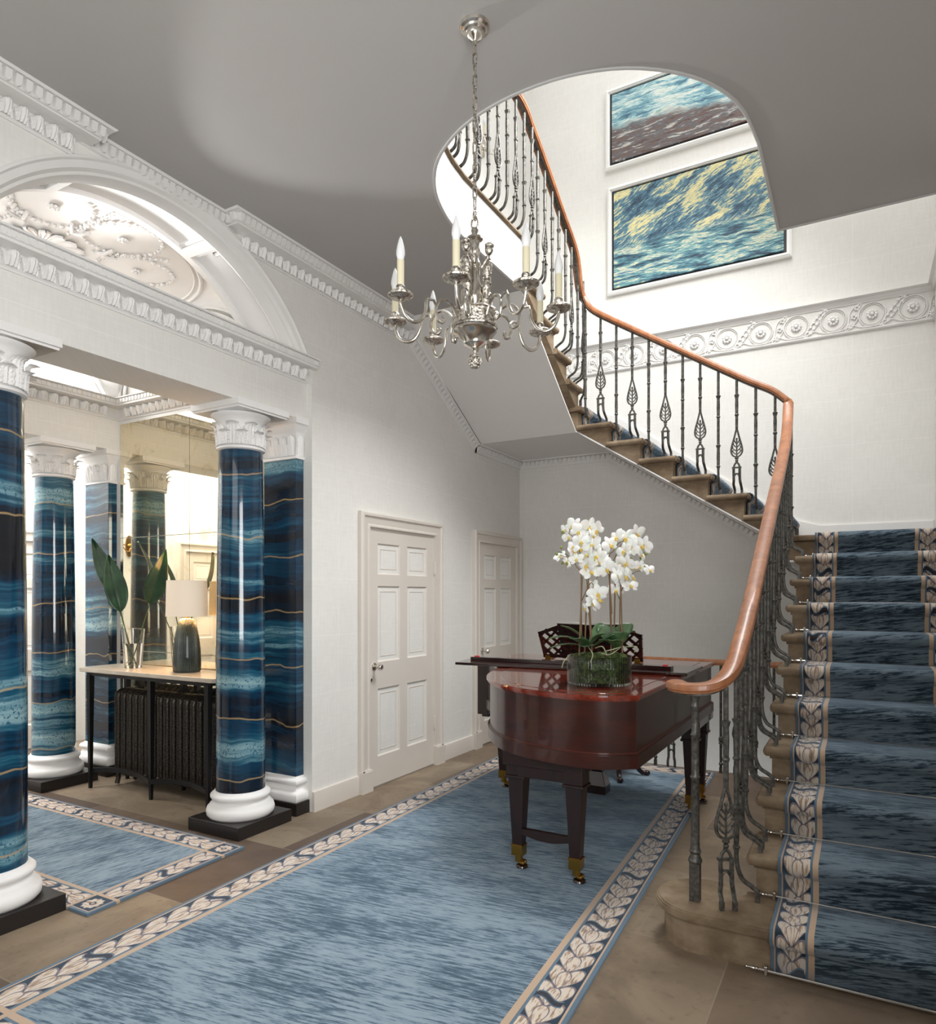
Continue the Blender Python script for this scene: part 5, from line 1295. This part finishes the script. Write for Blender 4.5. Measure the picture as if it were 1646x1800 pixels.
g = G(); g.lathe([(0.0, 2.925), (0.012, 2.925), (0.015, 2.915), (0.012, 2.905), (0.016, 2.895), (0.030, 2.888), (0.032, 2.88), (0.02, 2.872), (0.017, 2.85), (0.022, 2.835), (0.018, 2.825), (0.016, 2.80), (0.024, 2.785), (0.02, 2.77), (0.018, 2.72), (0.026, 2.70), (0.03, 2.66), (0.028, 2.64), (0.018, 2.62), (0.03, 2.60), (0.05, 2.592), (0.0, 2.59)][::-1], 20, c0); part('stem', g, MAT['silver'], ch)
for k in range(3):           # cast figures standing round the stem
    a = 0.35+2*PI*k/3; g = G(); c, s = math.cos(a), math.sin(a)
    P = lambda r, z: (HX_+r*c, HY_+r*s, z)
    g.tube(crom([P(0.034, 2.62), P(0.046, 2.65), P(0.044, 2.68), P(0.050, 2.72), P(0.048, 2.755), P(0.056, 2.785), P(0.052, 2.81)], 4), [0.009, .012, .016, .017, .015, .013, .014, .016, .018, .019, .018, .016, .015, .015, .017, .019, .020, .020, .019, .017, .015, .012, .011, .010, .009], 8)
    g.ball(P(0.056, 2.835), (0.017, 0.017, 0.021), 10, 7); g.ball(P(0.058, 2.852), (0.02, 0.02, 0.011), 8, 5)
    for sgn in (-1, 1):
        t = Vector((-s*sgn, c*sgn, 0)); q0 = Vector(P(0.05, 2.80))
        g.tube(crom([q0+t*0.016, q0+t*0.034+Vector((0, 0, -0.02)), q0+t*0.026+Vector((-c*0.02, -s*0.02, -0.045))], 4), 0.0065, 6)
    for i_ in range(7): g.ball(P(0.04+0.016*(i_ % 2), 2.64+0.02*i_), 0.011, 6, 4)
    part('figure', g, MAT['silverdark'], ch, ang=70)
g = G(); g.lathe([(0.0, 2.525), (0.088, 2.528), (0.092, 2.535), (0.085, 2.54), (0.085, 2.588), (0.092, 2.592), (0.088, 2.598), (0.0, 2.602)], 10, c0); part('drum', g, MAT['silverdark'], ch, ang=20)
g = G(); g.lathe([(0.0, 2.44), (0.014, 2.44), (0.018, 2.447), (0.014, 2.452), (0.03, 2.46), (0.044, 2.468), (0.046, 2.478), (0.056, 2.486), (0.064, 2.50), (0.08, 2.508), (0.086, 2.516), (0.084, 2.526), (0.0, 2.528)], 24, c0); part('bowl', g, MAT['silver'], ch)
g = G()
g.lathe([(0.0, 2.37), (0.012, 2.376), (0.021, 2.39), (0.024, 2.405), (0.020, 2.42), (0.010, 2.432), (0.012, 2.44), (0.0, 2.442)], 14, c0)
for j in range(5):
    for k in range(9):
        a = 2*PI*(k+0.5*(j % 2))/9; r = (0.014, 0.020, 0.023, 0.022, 0.017)[j]; g.ball((HX_+r*math.cos(a), HY_+r*math.sin(a), 2.380+0.010*j), 0.0052, 5, 4)
part('pinecone_finial', g, MAT['silverdark'], ch, ang=60)
ARM0 = math.radians(90+29.465)     # direction away from the door side
for k in range(8):
    a = ARM0+PI+math.radians(-12+45*k)+0.0; c, s = math.cos(a), math.sin(a)
    P = lambda r, z: (HX_+r*c, HY_+r*s, z)
    g = G()
    g.tube(crom([P(0.082, 2.560), P(0.105, 2.598), P(0.135, 2.612), P(0.165, 2.598), P(0.178, 2.565), P(0.170, 2.532), P(0.150, 2.522), P(0.140, 2.536), P(0.150, 2.545)], 5), 0.0065, 6)
    g.tube([P(0.176, 2.575), P(0.186, 2.598), P(0.214, 2.598), P(0.219, 2.580)], 0.0058, 6)
    g.tube(crom([P(0.219, 2.585), P(0.224, 2.545), P(0.245, 2.510), P(0.278, 2.498), P(0.310, 2.515), P(0.326, 2.55), P(0.328, 2.575)], 6), 0.0068, 8)
    arm = part('arm', g, MAT['silver'], ch, ang=60)
    cc = (HX_+0.328*c, HY_+0.328*s, 0)
    g = G(); g.lathe([(0.0, 2.566), (0.012, 2.566), (0.018, 2.572), (0.034, 2.574), (0.046, 2.580), (0.048, 2.586), (0.044, 2.590), (0.028, 2.588), (0.018, 2.592), (0.014, 2.60), (0.017, 2.606), (0.017, 2.616), (0.0145, 2.620), (0.0, 2.62)], 20, cc); part('drip_pan', g, MAT['silverdark'], arm)
    g = G(); g.lathe([(0.0, 2.618), (0.0135, 2.618), (0.0135, 2.712), (0.0, 2.712)], 14, cc); part('candle_sleeve', g, MAT['candle'], arm)
    g = G(); g.lathe([(0.0, 2.710), (0.012, 2.712), (0.0135, 2.724), (0.0165, 2.734), (0.0165, 2.745), (0.013, 2.765), (0.007, 2.788), (0.002, 2.80), (0.0, 2.802)], 14, cc); part('candle_bulb', g, MAT['bulb'], arm)

# ---------------------------------------------------------------- paintings
def picture(label, x0, x1, z0, z1, kind):
    y = YB; root = thing('painting', label, 'painting', ((x0+x1)/2, y, z0))
    g = G(); w, d = 0.042, 0.05
    loop = [(x0, z0), (x1, z0), (x1, z1), (x0, z1)]
    prof = [(-w, 0.0), (-w, d*0.75), (-w+0.02, d), (-0.012, d), (-0.012, d-0.012), (0.0, d-0.014), (0.0, 0.012)]
    vs = []; cx, cz = (x0+x1)/2, (z0+z1)/2
    for (x, z) in loop:
        sx = 1 if x < cx else -1; sz = 1 if z < cz else -1
        for o, h in prof: vs.append((x+sx*o, y-h, z+sz*o))
    m = len(prof); g.idx(vs, [(i*m+j, ((i+1) % 4)*m+j, ((i+1) % 4)*m+j+1, i*m+j+1) for i in range(4) for j in range(m-1)])
    part('frame', g, MAT['pframe'], root, smooth=False)
    g = G(); g.box(x0, x1, y-0.016, y-0.010, z0, z1); part('backing', g, MAT['black'], root, smooth=False)
    i = 0.024; g = G(); fx = lambda u, v: (x0+i+(x1-x0-2*i)*u, y-0.036, z0+i+(z1-z0-2*i)*v)
    g.face([fx(0, 0), fx(1, 0), fx(1, 1), fx(0, 1)], [(0, 0), (1, 0), (1, 1), (0, 1)])
    for a, b in (((0, 0), (1, 0)), ((1, 0), (1, 1)), ((1, 1), (0, 1)), ((0, 1), (0, 0))):
        p, r = fx(*a), fx(*b); g.face([p, r, (r[0], y-0.014, r[2]), (p[0], y-0.014, p[2])], [a, b, b, a])
    part('canvas', g, painting('painted_canvas_'+kind, kind), root, smooth=False)
picture('lower seascape painting, yellow streaks over dark blue water in a white frame', 1.050, 2.680, 4.585, 5.600, 'storm')
picture('upper seascape painting, brown rocks and pale surf in a white frame', 1.030, 2.660, 5.865, 6.600, 'surf')

# wall sconces ---------------------------------------------------------------
def sconce(label, x, y, z, mat, k=1.0):
    root = thing('wall_sconce', label, 'wall light', (x, y, z)); 
    g = G(); g.prism([(0.035*k*math.cos(2*PI*i/20), 0.09*k*math.sin(2*PI*i/20)) for i in range(20)], 0.0, 0.014, lambda u, v, w: (x+w, y+u, z+v)); g.ball((x+0.016, y, z), (0.012, 0.02*k, 0.02*k), 8, 6); part('back_plate', g, mat, root)
    for s in (-1, 1):
        g = G(); g.tube(crom([(x+0.014, y, z-0.02), (x+0.06, y+s*0.03*k, z-0.06), (x+0.09, y+s*0.08*k, z-0.05), (x+0.09, y+s*0.11*k, z)], 6), 0.006, 8); arm = part('arm', g, mat, root)
        cc = (x+0.09, y+s*0.11*k, z)
        g = G(); g.lathe([(0.0, -0.005), (0.03, 0.0), (0.038, 0.008), (0.012, 0.01), (0.012, 0.03), (0.0, 0.03)], 16, cc); part('drip_pan', g, mat, arm)
        g = G(); g.lathe([(0.0, 0.03), (0.011, 0.03), (0.011, 0.12), (0.0, 0.12)], 12, cc); part('candle_sleeve', g, MAT['candle'], arm)
        g = G(); g.lathe([(0.0, 0.118), (0.010, 0.122), (0.015, 0.142), (0.011, 0.165), (0.002, 0.195), (0.0, 0.197)], 12, cc); part('candle_bulb', g, MAT['bulb'], arm)
    return root
sconce('silver two candle wall light on the upper wall, seen through the stair balusters', 0.0, 6.08, 5.92, MAT['silver'], 1.15)
sconce('gilt two candle wall light in the room beyond, seen reflected in the mirror', -3.70, 2.42, 2.02, MAT['brass'], 1.3)

# ---------------------------------------------------------------- mirror
mi = thing('wall_mirror', 'tall antiqued mirror of six panels covering the lobby side wall', 'mirror', (-1.26, 3.62, 0.15))
xs = [-2.085, -1.232, -0.42]; zs = [0.12, 1.03, 1.955, 2.90]
for i in range(2):
    for j in range(3):
        g = G(); e = 0.0025; g.box(xs[i]+e, xs[i+1]-e, 3.612, 3.619, zs[j]+e, zs[j+1]-e); part('mirror_panel', g, MAT['mirror'], mi, smooth=False)
# ---------------------------------------------------------------- console table
TZ = 0.895
tb = thing('console_table', 'slim black framed console table with a pale stone top below the mirror', 'console table', (-1.24, 3.39, 0))
def rrect(x0, x1, y0, y1, r, n=6):
    P = []
    for cx, cy, a in ((x1-r, y0+r, -PI/2), (x1-r, y1-r, 0), (x0+r, y1-r, PI/2), (x0+r, y0+r, PI)): P += arc(cx, cy, r, a, a+PI/2, n)
    return P
g = G(); g.prism(rrect(-2.02, -0.46, 3.20, 3.585, 0.06), TZ, TZ+0.03); part('top', g, MAT['travertine'], tb, ang=40, bevel=0.003)
def tleg(x, y, w=0.02, taper=0.75):
    g = G(); vs = [(x+sx*q_, y+sy*q_, z) for z, q_ in ((0.0, w*taper*0.7), (TZ-0.02, w)) for sx, sy in ((-1, -1), (1, -1), (1, 1), (-1, 1))]
    g.idx(vs, [(3,2,1,0),(4,5,6,7),(0,1,5,4),(1,2,6,5),(2,3,7,6),(3,0,4,7)]); part('leg', g, MAT['blackmetal'], tb, smooth=False)
for x, y in ((-1.90, 3.24), (-1.22, 3.27), (-0.58, 3.24), (-1.90, 3.55), (-1.22, 3.55), (-0.58, 3.55)): tleg(x, y)
g = G()
for y in (3.24,): g.box(-1.93, -0.55, y-0.008, y+0.008, TZ-0.03, TZ-0.001)
for x in (-1.90, -0.58): g.box(x-0.008, x+0.008, 3.24, 3.55, TZ-0.03, TZ-0.001)
g.box(-1.93, -0.55, 3.542, 3.558, TZ-0.03, TZ-0.001); part('top_frame', g, MAT['blackmetal'], tb, smooth=False)
for xa, xb in ((-1.90, -1.22), (-1.22, -0.58)):
    g = G(); n = 14
    for i in range(n):
        t0, t1 = i/n, (i+1)/n; h = lambda t: 0.115+0.022*math.sin(PI*t); k = lambda t: 0.150+0.022*math.sin(PI*t)
        yy = lambda t: 3.255+0.05*math.sin(PI*t)
        X0, X1 = xa+(xb-xa)*t0, xa+(xb-xa)*t1
        g.idx([(X0, yy(t0)-.008, h(t0)), (X1, yy(t1)-.008, h(t1)), (X1, yy(t1)+.008, h(t1)), (X0, yy(t0)+.008, h(t0)), (X0, yy(t0)-.008, k(t0)), (X1, yy(t1)-.008, k(t1)), (X1, yy(t1)+.008, k(t1)), (X0, yy(t0)+.008, k(t0))], [(3,2,1,0),(4,5,6,7),(0,1,5,4),(2,3,7,6)])
    part('stretcher', g, MAT['blackmetal'], tb, smooth=False)
# radiator
rd = thing('radiator', 'black ornate cast iron column radiator under the console table', 'radiator', (-1.2, 3.45, 0))
g = G(); w = 0.033
for yy in (3.405, 3.475, 3.545):
    g.tube(crom([(0, yy, 0.12), (0, yy, 0.20), (0, yy, 0.45), (0, yy, 0.68), (0, yy, 0.74)], 4), [0.024]*3+[0.027]*11+[0.024]*3, 10)
g.tube(crom([(0, 3.405, 0.70), (0, 3.405, 0.755), (0, 3.43, 0.785), (0, 3.475, 0.79), (0, 3.52, 0.785), (0, 3.545, 0.755), (0, 3.545, 0.70)], 4), 0.027, 10)
g.tube(crom([(0, 3.405, 0.18), (0, 3.405, 0.125), (0, 3.44, 0.105), (0, 3.51, 0.105), (0, 3.545, 0.125), (0, 3.545, 0.18)], 4), 0.026, 10)
for z in (0.15, 0.74): g.tube([(-0.04, 3.475, z), (0.04, 3.475, z)], 0.022, 10)
g.ball((0, 3.398, 0.775), 0.020, 8, 6); g.ball((0, 3.385, 0.125), 0.017, 8, 6)
g.v = [(x, y, z*0.925) for x, y, z in g.v]
sec_me = None
nsec = 17
for k in range(nsec):
    x = -1.80+0.0725*k
    if sec_me is None:
        g1 = G().merge(g, Matrix.Translation(Vector((x, 0, 0)))); o0 = part('section', g1, MAT['radiator'], rd, ang=60); sec_me = o0
    else:
        o = sec_me.copy(); C.objects.link(o); o.parent = rd; o.location = (0.0725*k, 0, 0)
for x in (-1.80, -0.64):
    g = G(); 
    for yy in (3.405, 3.545): g.tube(crom([(x, yy, 0.12), (x, yy+0.0, 0.06), (x, yy-0.012 if yy < 3.47 else yy+0.012, 0.012)], 4), [0.018]*9, 8)
    part('foot', g, MAT['radiator'], rd)
# table lamp
LXp, LYp, LZ = -1.02, 3.42, TZ+0.03
lm = thing('table_lamp', 'dark ribbed ceramic lamp with a cream drum shade on the console table', 'table lamp', (LXp, LYp, LZ))
g = G(); g.lathe([(0.0, 0.0), (0.088, 0.0), (0.096, 0.008), (0.098, 0.06), (0.094, 0.16), (0.084, 0.25), (0.068, 0.33), (0.054, 0.372), (0.046, 0.385), (0.02, 0.39), (0.0, 0.39)], 40, (LXp, LYp, LZ)); part('base', g, MAT['ceramic'], lm, ang=60)
g = G(); g.lathe([(0.0, 0.388), (0.010, 0.388), (0.010, 0.43), (0.016, 0.435), (0.016, 0.48), (0.0, 0.48)], 12, (LXp, LYp, LZ)); part('neck', g, MAT['brass'], lm)
g = G(); g.lathe([(0.145, 0.405), (0.139, 0.665), (0.137, 0.665), (0.143, 0.405)], 48, (LXp, LYp, LZ)); g.f = g.f[:-1] if False else g.f
g = G(); n = 48
vs = []
for k in range(n):
    a = 2*PI*k/n
    for r, z in ((0.145, 0.405), (0.139, 0.665), (0.1365, 0.665), (0.1425, 0.405)): vs.append((LXp+r*math.cos(a), LYp+r*math.sin(a), LZ+z))
g.idx(vs, [(k*4+j, ((k+1) % n)*4+j, ((k+1) % n)*4+(j+1) % 4, k*4+(j+1) % 4) for k in range(n) for j in range(4)]); part('lamp_shade', g, MAT['shade'], lm, ang=50)
g = G(); g.ball((LXp, LYp, LZ+0.51), (0.028, 0.028, 0.036), 12, 8); part('bulb', g, NB('warm_bulb').fin((1, 1, 1), 0.4, **{'Emission Color': (1, 0.62, 0.28, 1), 'Emission Strength': 6.0}), lm)
pl_ = bpy.data.lights.new('lamp_light', 'POINT'); pl_.energy = 9; pl_.color = (1, 0.62, 0.3); pl_.shadow_soft_size = 0.03
po = bpy.data.objects.new('lamp_light', pl_); C.objects.link(po); po.location = (LXp-0.045, LYp-0.02, LZ+0.46)
# vase with three big leaves
VX, VY, VZ = -1.61, 3.40, TZ+0.03
vs_ = thing('glass_vase', 'clear tapered glass vase of water on the left end of the console table', 'vase', (VX, VY, VZ))
g = G(); g.lathe([(0.0, 0.0), (0.058, 0.0), (0.062, 0.006), (0.082, 0.30), (0.080, 0.301), (0.078, 0.30), (0.057, 0.025), (0.0, 0.022)], 40, (VX, VY, VZ)); part('glass', g, MAT['glass'], vs_, ang=50)
g = G(); g.lathe([(0.0, 0.024), (0.0560, 0.026), (0.0695, 0.19), (0.0, 0.19)], 32, (VX, VY, VZ)); part('water', g, MAT['water'], vs_, ang=50)
def big_leaf(label, base, mid, tip, w, facing, kink=0.0):
    """stalk from the vase, then a lance shaped blade from mid to tip"""
    b, m, t = Vector(base), Vector(mid), Vector(tip)
    root = thing('leaf_stem', label, 'leaf', b, 'tall leaves in the glass vase')
    g = G(); g.tube(crom([b, b.lerp(m, 0.5)+Vector((0.004, 0, 0)), m, m.lerp(t, 0.2)], 6), 0.004, 6); part('stalk', g, MAT['stalk'], root)
    ax = (t-m); side = ax.cross(Vector(facing)).normalized(); nrm = side.cross(ax).normalized(); g = G()
    def f(u, v):
        x = (u-0.5)*2; wd = w*(math.sin(PI*min(1, v**0.8*0.97+0.02))**0.85)*(1.15-0.35*v)
        return m+ax*v+side*x*wd+nrm*(0.18*w*x*x+0.03*math.sin(v*PI)+kink*v*v-0.006*math.exp(-(x*9)**2))
    g.grid(f, 10, 24); o = part('blade', g, MAT['leaf'], root, ang=80); s_ = o.modifiers.new('thick', 'SOLIDIFY'); s_.thickness = 0.0025
cam_dir = (0.84, -0.55, 0)
big_leaf('tall dark green leaf leaning furthest left in the vase', (VX+0.03, VY, VZ+0.03), (-1.895, 3.43, 1.50), (-2.15, 3.41, 1.944), 0.062, cam_dir)
big_leaf('broad dark green leaf standing in front in the vase', (VX+0.02, VY-0.02, VZ+0.03), (-1.715, 3.37, 1.355), (-1.875, 3.37, 1.80), 0.080, cam_dir)
big_leaf('tall dark green leaf leaning right towards the lamp', (VX-0.03, VY, VZ+0.03), (-1.415, 3.40, 1.42), (-1.225, 3.40, 1.826), 0.074, cam_dir)
